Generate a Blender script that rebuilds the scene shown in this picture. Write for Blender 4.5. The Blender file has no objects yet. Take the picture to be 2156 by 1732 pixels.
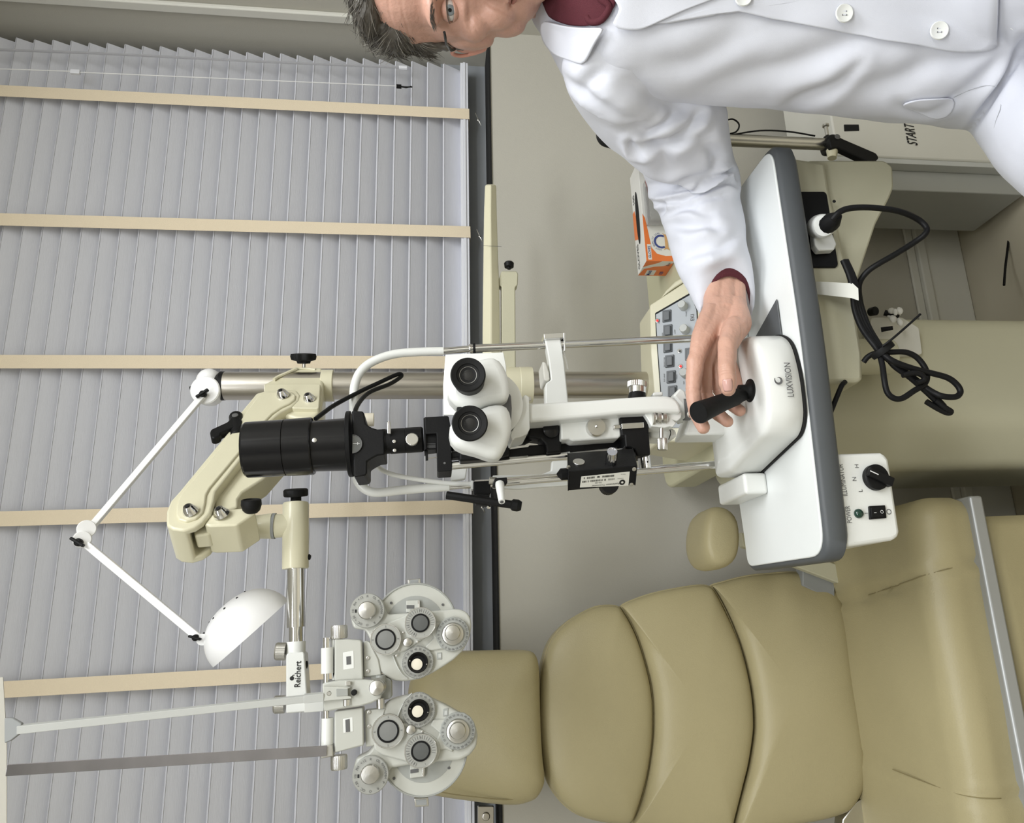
import bpy, bmesh, math, random
import numpy as np
from mathutils import Vector as V, Matrix, noise

sc = bpy.context.scene
COL = sc.collection
# ---------------------------------------------------------------- camera
F, CX, CY = 1620.0, 1155.0, 866.0            # focal length and optical centre in photograph pixels
PITCH, YAW, ROLL = math.radians(8.6), math.radians(15.4), math.radians(.45)
CAM = V((0, 0, 1.36))
_fh = V((math.sin(YAW), math.cos(YAW), 0)); _r = V((math.cos(YAW), -math.sin(YAW), 0)); _z = V((0, 0, 1))
FW = _fh*math.cos(PITCH) - _z*math.sin(PITCH)
_d = -_fh*math.sin(PITCH) - _z*math.cos(PITCH)
EX = _d*math.cos(ROLL) - _r*math.sin(ROLL)   # the picture's right is the room's down: the phone was held sideways
EY = _r*math.cos(ROLL) + _d*math.sin(ROLL)
cd = bpy.data.cameras.new('camera'); cam = bpy.data.objects.new('camera', cd); COL.objects.link(cam)
cd.sensor_fit = 'HORIZONTAL'; cd.sensor_width = 36.0; cd.lens = 36.0*F/2156.0
cd.shift_x = -(CX-1078.0)/2156.0; cd.shift_y = 0.0; cd.clip_start = .02
m = Matrix((EX, EY, -FW)).transposed().to_4x4(); m.translation = CAM; cam.matrix_world = m
sc.camera = cam
# ---------------------------------------------------------------- world, lights, exposure
w = bpy.data.worlds.new('world'); sc.world = w; w.use_nodes = True
w.node_tree.nodes['Background'].inputs[0].default_value = (.80, .86, 1, 1)
w.node_tree.nodes['Background'].inputs[1].default_value = .25
def area(name, loc, sx, sy, power, col, tgt=None):
    l = bpy.data.lights.new(name, 'AREA'); l.shape = 'RECTANGLE'; l.size = sx; l.size_y = sy
    l.energy = power; l.color = col
    o = bpy.data.objects.new(name, l); COL.objects.link(o); o.location = loc
    if tgt is not None: o.rotation_euler = (V(tgt)-V(loc)).to_track_quat('-Z', 'Y').to_euler()
    return o
area('ceiling_panel_light', (.95, .15, 2.66), 1.2, .6, 19, (.95, .975, 1))
area('ceiling_panel_light', (-.55, -.45, 2.66), 1.2, .6, 20, (.95, .975, 1))
area('ceiling_panel_light', (.9, -1.3, 2.66), 1.2, .6, 22, (.95, .975, 1))
sc.view_settings.view_transform = 'Standard'; sc.view_settings.look = 'None'
sc.view_settings.gamma = 1.0; sc.view_settings.use_curve_mapping = False
sc.view_settings.exposure = .57
# ---------------------------------------------------------------- helpers
def ray(x, y): return FW + EX*((x-CX)/F) + EY*((CY-y)/F)
def P(x, y, Y):                               # the point of the vertical plane Y seen at a place of the photo
    q = ray(x, y); return CAM + q*(Y/q.y)
def PZ(x, y, Z):
    q = ray(x, y); return CAM + q*((Z-CAM.z)/q.z)
def PX(x, y, X):
    q = ray(x, y); return CAM + q*(X/q.x)
def PD(x, y, D):
    q = ray(x, y); return CAM + q*(D/q.dot(_fh))
X_, Y_, Z_ = V((1, 0, 0)), V((0, 1, 0)), V((0, 0, 1))

def mat(name, col, rough=.5, metal=0., noise_amt=0., noise_scale=20., bump=0., bscale=200., coat=0., trans=0., ior=1.45, sheen=0., sss=0., spec=None, stretch=None, emit=0, ecol=None):
    M = bpy.data.materials.new(name); M.use_nodes = True
    nt = M.node_tree; b = nt.nodes['Principled BSDF']
    b.inputs['Base Color'].default_value = (*col, 1); b.inputs['Roughness'].default_value = rough
    b.inputs['Metallic'].default_value = metal; b.inputs['Coat Weight'].default_value = coat
    b.inputs['Transmission Weight'].default_value = trans; b.inputs['IOR'].default_value = ior
    b.inputs['Sheen Weight'].default_value = sheen
    if spec is not None: b.inputs['Specular IOR Level'].default_value = spec
    if sss: b.inputs['Subsurface Weight'].default_value = sss; b.inputs['Subsurface Scale'].default_value = .008; b.inputs['Subsurface Radius'].default_value = (1, .35, .2)
    if emit: b.inputs['Emission Color'].default_value = (*(ecol or col), 1); b.inputs['Emission Strength'].default_value = emit
    tc = nt.nodes.new('ShaderNodeTexCoord'); src = tc.outputs['Object']
    if stretch:
        mp = nt.nodes.new('ShaderNodeMapping'); mp.inputs['Scale'].default_value = stretch
        nt.links.new(src, mp.inputs[0]); src = mp.outputs[0]
    if noise_amt:
        n = nt.nodes.new('ShaderNodeTexNoise'); n.inputs['Scale'].default_value = noise_scale; n.inputs['Detail'].default_value = 5
        nt.links.new(src, n.inputs['Vector'])
        mx = nt.nodes.new('ShaderNodeMix'); mx.data_type = 'RGBA'
        mx.inputs[6].default_value = (*[c*(1-noise_amt) for c in col], 1); mx.inputs[7].default_value = (*[min(1, c*(1+noise_amt)) for c in col], 1)
        nt.links.new(n.outputs[0], mx.inputs[0]); nt.links.new(mx.outputs[2], b.inputs['Base Color'])
    if bump:
        n2 = nt.nodes.new('ShaderNodeTexNoise'); n2.inputs['Scale'].default_value = bscale; n2.inputs['Detail'].default_value = 3
        nt.links.new(src, n2.inputs['Vector'])
        bp = nt.nodes.new('ShaderNodeBump'); bp.inputs['Strength'].default_value = bump; bp.inputs['Distance'].default_value = .001
        nt.links.new(n2.outputs[0], bp.inputs['Height']); nt.links.new(bp.outputs[0], b.inputs['Normal'])
    return M
M = dict(
 wall=mat('wall_paint', (.50, .482, .425), .85, noise_amt=.03, noise_scale=3, bump=.25, bscale=350),
 ceil=mat('ceiling_paint', (.75, .74, .70), .9, noise_amt=.02, bump=.1),
 floor=mat('floor_vinyl', (.48, .44, .34), .45, noise_amt=.08, noise_scale=6, bump=.1),
 trim=mat('trim_paint', (.70, .69, .63), .5, noise_amt=.02, bump=.05),
 sill=mat('sill_grey', (.24, .26, .285), .55, noise_amt=.05, bump=.1),
 slat=mat('blind_slat', (.645, .652, .70), .55, noise_amt=.05, noise_scale=14, bump=.25, bscale=60, stretch=(1, 12, 12)),
 tape=mat('ladder_tape', (.80, .69, .52), .9, noise_amt=.04, noise_scale=300, bump=.5, bscale=500),
 rail=mat('rail_white', (.78, .79, .84), .4, noise_amt=.03, bump=.05),
 cord=mat('white_cord', (.8, .8, .8), .7, noise_amt=.03, bump=.3),
 leather=mat('khaki_leather', (.405, .352, .20), .42, noise_amt=.05, noise_scale=9, bump=.35, bscale=420),
 seam=mat('seam_thread', (.26, .22, .11), .7, noise_amt=.1, bump=.2),
 cream=mat('cream_enamel', (.70, .665, .49), .32, noise_amt=.02, bump=.12, bscale=260, coat=.2),
 creamd=mat('beige_plastic', (.56, .54, .40), .5, noise_amt=.03, noise_scale=5, bump=.12, bscale=260),
 white=mat('white_plastic', (.80, .81, .78), .35, noise_amt=.015, bump=.08, bscale=400, coat=.2),
 whiteg=mat('lamp_white_gloss', (.93, .93, .93), .3, noise_amt=.01, coat=.3),
 tabletop=mat('laminate_white', (.82, .845, .835), .28, noise_amt=.02, bump=.05, bscale=300),
 edge=mat('table_edge_grey', (.085, .092, .098), .5, noise_amt=.05, bump=.1),
 black=mat('black_plastic', (.008, .008, .0085), .45, spec=.22, noise_amt=.1, bump=.15, bscale=500),
 blackg=mat('black_gloss', (.006, .006, .007), .2, noise_amt=.1, spec=.35, coat=.12),
 dark=mat('dark_gap', (.01, .01, .01), .9, noise_amt=.1),
 rubber=mat('black_rubber', (.008, .008, .008), .6, spec=.25, noise_amt=.1, bump=.2),
 chrome=mat('chrome', (.82, .82, .82), .1, 1, noise_amt=.02),
 steel=mat('brushed_steel', (.56, .53, .48), .28, 1, noise_amt=.06, noise_scale=40, bump=.15, bscale=90, stretch=(12, 12, .4)),
 alu=mat('satin_aluminium', (.66, .65, .62), .30, 1, noise_amt=.03, bump=.1, bscale=400),
 grey=mat('grey_plastic', (.30, .31, .31), .45, noise_amt=.05, bump=.1),
 lgrey=mat('light_grey_plastic', (.55, .56, .54), .45, noise_amt=.03, bump=.1),
 dial=mat('dial_silver', (.44, .445, .42), .34, .35, noise_amt=.03, bump=.05),
 phor=mat('phoropter_enamel', (.54, .545, .50), .33, noise_amt=.03, bump=.05, coat=.25),
 phord=mat('phoropter_grey', (.36, .37, .35), .35, noise_amt=.03, bump=.05, coat=.2),
 glass=mat('dark_lens', (.10, .105, .105), .05, noise_amt=.05, coat=1.),
 eyelens=mat('eyepiece_lens', (.012, .012, .013), .05, noise_amt=.05, coat=.5),
 lens=mat('window_glass', (.95, .97, 1), .02, trans=1., noise_amt=.001),
 ivory=mat('ivory_plain', (.86, .80, .66), .5, noise_amt=.02),  # plain even ivory colour, no emission
 ink=mat('black_ink', (.012, .012, .012), .6, noise_amt=.05),
 gink=mat('grey_ink', (.12, .12, .12), .6, noise_amt=.05),
 wink=mat('white_ink', (.8, .8, .8), .6, noise_amt=.02),
 bink=mat('blue_ink', (.05, .07, .24), .6, noise_amt=.05),
 orange=mat('carton_orange', (.78, .20, .05), .45, noise_amt=.04, bump=.05),
 tan=mat('carton_tan', (.62, .36, .16), .5, noise_amt=.04),
 carton=mat('carton_white', (.74, .73, .69), .5, noise_amt=.02, bump=.05),
 film=mat('clear_film', (.8, .8, .8), .15, trans=.85, noise_amt=.01),
 panel=mat('panel_silver', (.46, .49, .52), .4, noise_amt=.02),
 key=mat('key_grey', (.13, .14, .15), .4, noise_amt=.05),
 red=mat('red_led', (.8, .04, .04), .3, noise_amt=.02, emit=.6),
 coat=mat('coat_cotton', (.70, .715, .785), .85, noise_amt=.012, noise_scale=30, bump=.2, bscale=1500, sheen=.2),
 button=mat('button_pearl', (.80, .81, .78), .25, noise_amt=.02, coat=.3),
 shirt=mat('maroon_knit', (.085, .014, .022), .85, noise_amt=.12, noise_scale=300, bump=.6, bscale=900),
 stitch=mat('stitching', (.42, .43, .46), .8, noise_amt=.05),
 skin=mat('skin', (.60, .355, .27), .42, noise_amt=.10, noise_scale=22, bump=.5, bscale=260, sss=.12),
 skinf=mat('face_skin', (.56, .325, .25), .42, noise_amt=.13, noise_scale=18, bump=.6, bscale=240, sss=.12),
 nail=mat('nail', (.64, .38, .33), .25, noise_amt=.04, coat=.3),
 hair=mat('hair_grey_brown', (.095, .085, .072), .45, noise_amt=.45, noise_scale=60, stretch=(1, 1, 1), bump=.4, bscale=400),
 hairl=mat('hair_light', (.26, .245, .21), .4, noise_amt=.3, noise_scale=60, bump=.2),
 eyew=mat('eye_white', (.62, .58, .55), .2, noise_amt=.04, coat=.6),
 iris=mat('iris_grey', (.17, .19, .20), .3, noise_amt=.3, noise_scale=500, coat=.8),
 tapew=mat('masking_tape', (.66, .66, .60), .5, noise_amt=.03, bump=.1),
)

def catmull(pts, n=6, closed=False):
    pts = [V(p) for p in pts]; out = []
    N = len(pts); rng = range(N if closed else N-1)
    for i in rng:
        p1, p2 = pts[i], pts[(i+1) % N]
        p0 = pts[(i-1) % N] if (closed or i > 0) else p1*2-p2
        p3 = pts[(i+2) % N] if (closed or i+2 < N) else p2*2-p1
        for k in range(n):
            t = k/n
            out.append(.5*((2*p1)+(-p0+p2)*t+(2*p0-5*p1+4*p2-p3)*t*t+(-p0+3*p1-3*p2+p3)*t**3))
    if not closed: out.append(pts[-1])
    return out
def frame(d):
    d = V(d).normalized(); a = Z_ if abs(d.z) < .9 else Y_
    u = a.cross(d).normalized(); return u, d.cross(u)
class MB:
    def __init__(s): s.v = []; s.f = []; s.mi = []; s.cur = 0
    def add(s, vs, fs):
        o = len(s.v); s.v += [V(p) for p in vs]; s.f += [tuple(i+o for i in f) for f in fs]; s.mi += [s.cur]*len(fs); return s
    def prism(s, pts, ext):
        n = len(pts); e = V(ext); vs = [V(p) for p in pts]+[V(p)+e for p in pts]
        return s.add(vs, [tuple(range(n)), tuple(range(2*n-1, n-1, -1))]+[(i, i+n, (i+1) % n+n, (i+1) % n) for i in range(n)])
    def box(s, a, b):
        a, b = V(a), V(b)
        return s.prism([V((a.x, a.y, a.z)), V((b.x, a.y, a.z)), V((b.x, a.y, b.z)), V((a.x, a.y, b.z))], (0, b.y-a.y, 0))
    def obox(s, c, u, v, w_):
        c = V(c); return s.prism([c-u-v-w_, c+u-v-w_, c+u+v-w_, c-u+v-w_], w_*2)
    def lathe(s, p, d, prof, seg=32, sq=None):
        p = V(p); d = V(d).normalized(); a, b = frame(d); vs = []; fs = []; n = len(prof)
        for r, h in prof:
            for k in range(seg):
                t = 2*math.pi*k/seg; rr = r*(sq(t) if sq else 1)
                vs.append(p+d*h+(a*math.cos(t)+b*math.sin(t))*rr)
        for i in range(n-1):
            for k in range(seg):
                k2 = (k+1) % seg; fs.append((i*seg+k, i*seg+k2, (i+1)*seg+k2, (i+1)*seg+k))
        fs.append(tuple(range(seg))); fs.append(tuple(range((n-1)*seg, n*seg)))
        return s.add(vs, fs)
    def cyl(s, p0, p1, r0, r1=None, seg=24):
        p0, p1 = V(p0), V(p1); return s.lathe(p0, p1-p0, [(r0, 0), (r0 if r1 is None else r1, (p1-p0).length)], seg)
    def tube(s, pts, r, seg=10, sm=6, closed=False, flat=1.):
        rs = r if isinstance(r, (list, tuple)) else None
        if sm and len(pts) > 2:
            if rs: rr = [q.x for q in catmull([V((q, 0, 0)) for q in rs], sm, closed)]
            pts = catmull(pts, sm, closed)
        else:
            pts = [V(p) for p in pts]; rr = rs
        if not rs: rr = [r]*len(pts)
        n = len(pts); vs = []; fs = []
        t0 = (pts[1]-pts[0]).normalized(); a, b = frame(t0)
        for i, p in enumerate(pts):
            t = (pts[min(i+1, n-1)]-pts[max(i-1, 0)]) if not closed else (pts[(i+1) % n]-pts[i-1])
            t.normalize(); a = (a-t*a.dot(t)).normalized(); b = t.cross(a)
            for k in range(seg):
                q = 2*math.pi*k/seg; vs.append(p+(a*math.cos(q)+b*math.sin(q)*flat)*rr[i])
        for i in range(n if closed else n-1):
            j = (i+1) % n
            for k in range(seg):
                k2 = (k+1) % seg; fs.append((i*seg+k, i*seg+k2, j*seg+k2, j*seg+k))
        if not closed: fs += [tuple(range(seg)), tuple(range((n-1)*seg, n*seg))]
        return s.add(vs, fs)
    def ell(s, c, rx, ry, rz, rot=None, seg=24, rings=14):
        c = V(c); vs = []; fs = []
        for i in range(1, rings):
            ph = math.pi*i/rings
            for k in range(seg):
                t = 2*math.pi*k/seg; q = V((rx*math.sin(ph)*math.cos(t), ry*math.sin(ph)*math.sin(t), rz*math.cos(ph)))
                vs.append(c+(rot@q if rot else q))
        q = V((0, 0, rz)); vs.append(c+(rot@q if rot else q)); vs.append(c-(rot@q if rot else q))
        for i in range(rings-2):
            for k in range(seg):
                k2 = (k+1) % seg; fs.append((i*seg+k, i*seg+k2, (i+1)*seg+k2, (i+1)*seg+k))
        T, B = len(vs)-2, len(vs)-1
        for k in range(seg):
            k2 = (k+1) % seg; fs.append((T, k, k2)); fs.append((B, (rings-2)*seg+k2, (rings-2)*seg+k))
        return s.add(vs, fs)
    def loft(s, rings, cap=True, closed=True):
        n = len(rings[0]); vs = [p for r in rings for p in r]; fs = []
        for i in range(len(rings)-1):
            for k in range(n if closed else n-1):
                k2 = (k+1) % n; fs.append((i*n+k, i*n+k2, (i+1)*n+k2, (i+1)*n+k))
        if cap: fs += [tuple(range(n)), tuple(range((len(rings)-1)*n, len(rings)*n))]
        return s.add(vs, fs)
    def mesh(s, name='m', off=V((0, 0, 0))):
        me = bpy.data.meshes.new(name); me.from_pydata([p-off for p in s.v], [], s.f)
        for p, i in zip(me.polygons, s.mi): p.material_index = i
        bm = bmesh.new(); bm.from_mesh(me); bmesh.ops.recalc_face_normals(bm, faces=bm.faces); bm.to_mesh(me); bm.free()
        return me
    def build(s, name, mats, parent=None, bevel=0, angle=38, sub=0, label=None, seg=2, smooth=True):
        off = V((0, 0, 0)); q = parent
        while q is not None: off = off+q.location; q = q.parent
        me = s.mesh(name, off)
        return finish(me, name, mats, parent, bevel, angle, sub, label, seg, smooth)
def finish(me, name, mats, parent=None, bevel=0, angle=38, sub=0, label=None, seg=2, smooth=True):
    for m_ in (mats if isinstance(mats, (list, tuple)) else [mats]): me.materials.append(M[m_] if isinstance(m_, str) else m_)
    if smooth:
        me.polygons.foreach_set('use_smooth', [True]*len(me.polygons)); me.set_sharp_from_angle(angle=math.radians(angle))
    o = bpy.data.objects.new(name, me); COL.objects.link(o); o.parent = parent
    if bevel:
        b = o.modifiers.new('bevel', 'BEVEL'); b.width = bevel; b.segments = seg; b.limit_method = 'ANGLE'; b.angle_limit = math.radians(35)
        wn = o.modifiers.new('wn', 'WEIGHTED_NORMAL'); wn.keep_sharp = True
    if sub:
        u = o.modifiers.new('sub', 'SUBSURF'); u.levels = sub; u.render_levels = sub
    if label: o['label'] = label
    return o
def thing(name, label, cat, loc, group=None):
    o = bpy.data.objects.new(name, None); COL.objects.link(o); o.location = V(loc); o.empty_display_size = .05
    o['label'] = label; o['category'] = cat
    if group: o['group'] = group
    return o
def tag(o, label, cat, group=None, kind=None):
    o['label'] = label; o['category'] = cat
    if group: o['group'] = group
    if kind: o['kind'] = kind
    return o
def struct(o): o['kind'] = 'structure'; return o
def px(r, p): return r*(V(p)-CAM).dot(FW)/F      # a size in pixels at a point, in metres
def rounded(pts, r, n=5):                          # round the corners of a polygon of Vectors
    out = []; N = len(pts)
    for i in range(N):
        p, a, b = V(pts[i]), V(pts[i-1]), V(pts[(i+1) % N])
        ri = r[i] if isinstance(r, (list, tuple)) else r
        da, db = (a-p), (b-p); k = min(ri, da.length*.48, db.length*.48)
        if k < 1e-6: out.append(p); continue
        s_, e_ = p+da.normalized()*k, p+db.normalized()*k
        for j in range(n+1):
            t = j/n; out.append(s_*(1-t)**2+p*2*t*(1-t)+e_*t*t)
    return out
def PP(pts, Y, r=0, n=5):
    q = [P(x, y, Y) for x, y in pts]
    return rounded(q, r, n) if r else q
_txt = 0
def text(s_, c, size, material, parent, name='lettering', right=X_, up=Z_, thick=.0003, ax='CENTER', bold=False, shear=0, sx=1.0, width=None):
    cu = bpy.data.curves.new('t', 'FONT'); cu.body = s_; cu.size = size; cu.align_x = ax; cu.align_y = 'CENTER'; cu.extrude = 0; cu.shear = shear
    cu.offset = .012*size if bold else 0; cu.resolution_u = 3
    o = bpy.data.objects.new('t', cu); COL.objects.link(o)
    dg = bpy.context.evaluated_depsgraph_get(); me = bpy.data.meshes.new_from_object(o.evaluated_get(dg))
    bpy.data.objects.remove(o); bpy.data.curves.remove(cu)
    right, up = V(right).normalized(), V(up).normalized(); nn = right.cross(up)
    off = V((0, 0, 0)); q = parent
    while q is not None: off = off+q.location; q = q.parent
    if width and len(me.vertices):
        xs = [v.co.x for v in me.vertices]; sx = width/(max(xs)-min(xs))
    for v in me.vertices: v.co = V(c)-off+right*v.co.x*sx+up*v.co.y+nn*thick
    return finish(me, name, material, parent, smooth=False)
def evalmesh(o):
    dg = bpy.context.evaluated_depsgraph_get(); dg.update(); return bpy.data.meshes.new_from_object(o.evaluated_get(dg))
def fuse(mb, voxel, smooth=4, fac=.6):              # one continuous surface out of overlapping volumes
    me = mb.mesh('tmp'); o = bpy.data.objects.new('tmp', me); COL.objects.link(o)
    r = o.modifiers.new('r', 'REMESH'); r.mode = 'VOXEL'; r.voxel_size = voxel
    if smooth: s_ = o.modifiers.new('s', 'SMOOTH'); s_.iterations = smooth; s_.factor = fac
    out = evalmesh(o); bpy.data.objects.remove(o); bpy.data.meshes.remove(me)
    return out
def shift(me, parent):
    off = V((0, 0, 0)); q = parent
    while q is not None: off = off+q.location; q = q.parent
    n = len(me.vertices); a = np.empty(n*3, 'f'); me.vertices.foreach_get('co', a)
    a = a.reshape(-1, 3)-np.array(off[:], 'f'); me.vertices.foreach_set('co', a.ravel()); me.update(); return me
def getco(me): 
    a = np.empty(len(me.vertices)*3); me.vertices.foreach_get('co', a); return a.reshape(-1, 3)
def getno(me):
    a = np.empty(len(me.vertices)*3); me.vertices.foreach_get('normal', a); return a.reshape(-1, 3)
def setco(me, a): me.vertices.foreach_set('co', np.asarray(a, 'f').ravel()); me.update()
# ================================================================ the room
WY, XR, XL, YB, ZC = 1.65, 1.468, -1.6, -2.1, 2.7
ST = .018/1.5                                        # the blind hangs a touch out of level
def sbox(name, a, b, m_, bev=0): return struct(MB().box(a, b).build(name, m_, bevel=bev))
sbox('floor', (XL-.1, YB-.1, -.1), (XR+.1, 2.0, 0), 'floor')
sbox('ceiling', (XL-.1, YB-.1, ZC), (XR+.1, 2.0, ZC+.1), 'ceil')
sbox('wall_right', (XR, YB, 0), (XR+.1, 2.0, ZC), 'wall')
sbox('wall_left', (XL-.1, YB, 0), (XL, 2.0, ZC), 'wall')
sbox('wall_back', (XL, YB-.1, 0), (XR, YB, ZC), 'wall')
zs = 1.232
bw = MB().prism([V((XL, WY, 0)), V((XR, WY, 0)), V((XR, WY, 1.207)), V((XL, WY, 1.207+.02*3.07/1.5))], (0, .16, 0)).build('wall_window', 'wall'); struct(bw)
sbox('wall_window_top', (XL, WY, 2.52), (XR, WY+.16, ZC), 'wall')
sl = MB().prism([V((XL, WY-.004, 1.2475)), V((XR, WY-.004, 1.2065)), V((XR, WY-.004, 1.2105)), V((XL, WY-.004, 1.2515))], (0, .144, 0)).build('trim_sill_gap', 'dark'); struct(sl)  # shaded gap along the sill edge, painted in as a thin black strip
sbox('trim_riser', (XL, WY+.128, 1.19), (XR, WY+.14, 1.33), mat('slate_board', (.34, .36, .385), .5, noise_amt=.05, bump=.1))
g = MB(); g.box((XL, WY+.155, 1.2), (XR, WY+.165, 2.56)); struct(g.build('window_1', 'lens'))
g = MB(); g.box((XL, WY+.20, 1.1), (XR, WY+.21, 2.7)); struct(g.build('wall_outside', 'sill'))
# corner trim up the right-hand wall and skirting board
g = MB(); g.box((XR-.012, WY-.035, 1.207), (XR, WY-.008, ZC)); struct(g.build('trim_corner', 'trim', bevel=.003))
g = MB(); g.box((XL, WY-.014, 0), (XR, WY, .115)); g.box((XL, WY-.02, .105), (XR, WY, .128)); g.box((XL, WY-.008, .128), (XR, WY, .150)); struct(g.build('baseboard_window', 'trim', bevel=.003))
g = MB(); g.box((XR-.014, YB, 0), (XR, WY-.02, .115)); g.box((XR-.008, YB, .115), (XR, WY-.02, .15)); struct(g.build('baseboard_right', 'trim', bevel=.003))
# ---------------------------------------------------------------- window blind
BY = 1.75
bl = thing('window_blind', 'wide pale grey horizontal blind with cream ladder tapes, closed across the window', 'blind', (.0, BY, 1.25))
PIT = .0415; s = MB(); BR = 1.437; BL = XL+.02
def zt(x, z): return z+(BR-x)*ST
k0 = 1.2805
for i in range(30):
    z0 = k0+i*PIT
    if z0 > 2.47: break
    z1 = z0+PIT+.0025
    for (xa, xb) in ((BL, BR+(.0015 if i % 3 else -.001)),):
        a = [V((xb, BY+.013, zt(xb, z0-.001))), V((xb, BY+.0105, zt(xb, z0-.001)-.001)), V((xb, BY-.0125, zt(xb, z1)-.0040)), V((xb, BY-.0140, zt(xb, z1)-.0034)), V((xb, BY-.0105, zt(xb, z1)+.0004)),]
        e = V((xa-xb, 0, zt(xa, 0)-zt(xb, 0)))
        s.prism(a, e)
s.build('slats', 'slat', bl, angle=25)
s = MB()
for x_ in (1.273, .935, .595, .255, -.078, -.425, -.77, -1.11, -1.45):
    zb = zt(x_, 1.258)
    w_ = .0155
    # front tape falls in a slight zigzag over the slat lips
    pr = [V((x_-w_, BY-.030, zb)), V((x_-w_, BY-.030, 2.5)), V((x_-w_, BY-.0293, 2.5)), V((x_-w_, BY-.0293, zb))]
    t = MB().prism(pr, (2*w_, 0, 0)); t.box((x_-w_, BY-.030, zb-.001), (x_+w_, BY+.02, zb)); t.build('ladder_tape', 'tape', bl, bevel=.0004)
s = MB()
zr = lambda x: zt(x, 1.2595)
for dy, h0, h1 in ((-.026, .0, .007), (-.0285, .0065, .0135), (-.026, .0135, .020)):
    s.prism([V((BR-.005, BY+dy, zr(BR)+h0)), V((BR-.005, BY+dy, zr(BR)+h1)), V((BL, BY+dy, zr(BL)+h1)), V((BL, BY+dy, zr(BL)+h0))], (0, .045, 0))
s.build('bottom_rail', 'rail', bl, bevel=.001)
s = MB(); s.tube([P(-60, 103, BY-.045), P(200, 112, BY-.045), P(540, 129, BY-.045), P(846, 142, BY-.045)], .0032, 6, 2); s.build('tilt_wand', mat('wand_clear', (.62, .62, .65), .15, trans=.5, noise_amt=.02), bl)
MB().cyl(P(840, 142, BY-.045), P(857, 143, BY-.045), .0055, .0055, 8).build('wand_tip', 'rail', bl)
s = MB(); s.tube([P(-60, 143, BY-.05), P(150, 150, BY-.05)], .0012, 6, 0); s.tube([P(165, 152, BY-.05), P(835, 181, BY-.05)], .0012, 6, 0); s.build('pull_cord', 'cord', bl)
MB().obox(P(159, 152, BY-.05), X_*.0055, Z_*.0105, Y_*.004).build('cord_joiner', 'rail', bl, bevel=.001)
s = MB().obox(P(840, 182, BY-.05), X_*.0038, Z_*.0062, Y_*.0038); s.tube([P(845, 182, BY-.05), P(855, 183, BY-.053), P(868, 183, BY-.05)], .0018, 6, 3)
s.tube([P(845, 183, BY-.05), P(856, 185, BY-.05), P(866, 181, BY-.05)], .0012, 6, 3); s.build('cord_tassel', 'black', bl, bevel=.001)
# hold-down clips under the rail at two tapes
for x_, y_ in ((1004, 250), (1007, 495), (1012, 1065)):
    s = MB(); s.tube([P(x_-3, y_-12, BY-.03), P(x_+4, y_+4, BY-.035), P(x_+9, y_+14, BY-.03)], .0012, 6, 3); s.ell(P(x_+3, y_+3, BY-.034), .0035, .003, .0035); s.build('hold_down_clip', 'alu', bl)
s = MB(); s.prism(PP([(1006, 1697), (1040, 1697), (1040, 1760), (1006, 1760)], WY+.02, .003), (0, .012, 0)); s.lathe(P(1023, 1718, WY+.02), (0, -1, 0), [(.008, 0), (.008, .003), (.005, .005)], 20)
hb = s.build('rail_bracket', 'steel', bevel=.001); tag(hb, 'small steel bracket with a screw on the window ledge below the blind', 'bracket')
# ================================================================ patient chair
ch = thing('examination_chair', 'khaki leather reclining patient chair with a ribbed backrest behind the table', 'chair', (-.13, 1.05, 0))
def chY(x): return 1.40+(1790-x)/650*.08          # the back leans away as it rises
def pillow(outline, Yf, bulge, thick, rings=14, pw=3.2, sm=5, name='cushion', mt='leather', wr=0, ctr=None, straight=False):
    pts = outline if straight else [V((q.x, q.y, 0)) for q in catmull([V((x, y, 0)) for x, y in outline], sm, True)]
    pts = [V((p[0], p[1], 0)) for p in pts]
    cx_ = sum(p.x for p in pts)/len(pts); cy_ = sum(p.y for p in pts)/len(pts)
    if ctr: cx_, cy_ = ctr
    n = len(pts); R_ = []
    def ring(t, h):
        r_ = []
        for p in pts:
            x, y = cx_+(p.x-cx_)*t, cy_+(p.y-cy_)*t
            q = P(x, y, Yf(x)+bulge)
            if wr: h2 = h+wr*noise.noise(q*9)*min(1, (1-t)*6)
            else: h2 = h
            r_.append(q+V((0, -h2, 0)))
        return r_
    R_.append([p+V((0, thick, 0)) for p in ring(.93, 0)])
    R_.append([p+V((0, thick*.8, 0)) for p in ring(.985, 0)])
    R_.append([p+V((0, .012, 0)) for p in ring(1.0, 0)])
    for i in range(rings):
        t = math.cos(math.pi/2*(i/(rings-.4))); R_.append(ring(t, bulge*(1-t**pw)**(1/pw)))
    return R_
def addpillow(*a, **k):
    mt = k.pop('mt', 'leather'); nm = k.pop('name', 'cushion'); s_ = MB().loft(pillow(*a, **k)); return s_.build(nm, mt, ch, angle=80)
A = [(1281,1274),(1250,1278),(1214,1296),(1190,1313),(1170,1333),(1156,1356),(1147,1382),(1138,1420),(1135,1453),(1134,1500),(1135,1537),(1139,1580),(1145,1621),(1155,1650),(1172,1676),(1192,1697),(1216,1713),(1250,1724),(1290,1731),(1322,1731),(1334,1716),(1348,1674),(1359,1630),(1366,1587),(1370,1550),(1371,1513),(1370,1475),(1365,1437),(1355,1395),(1341,1350),(1326,1315),(1310,1288),(1300,1277)]
B_ = [(1310,1273),(1345,1258),(1381,1247),(1425,1238),(1465,1232),(1488,1233),(1500,1243),(1517,1275),(1535,1313),(1550,1350),(1563,1393),(1573,1437),(1579,1480),(1581,1515),(1580,1545),(1571,1604),(1560,1650),(1550,1690),(1540,1728),(1532,1752),(1500,1764),(1440,1762),(1380,1752),(1336,1738),(1332,1730),(1350,1685),(1362,1635),(1370,1585),(1374,1548),(1375,1512),(1374,1474),(1369,1435),(1358,1392),(1344,1346),(1328,1310),(1312,1283)]
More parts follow.
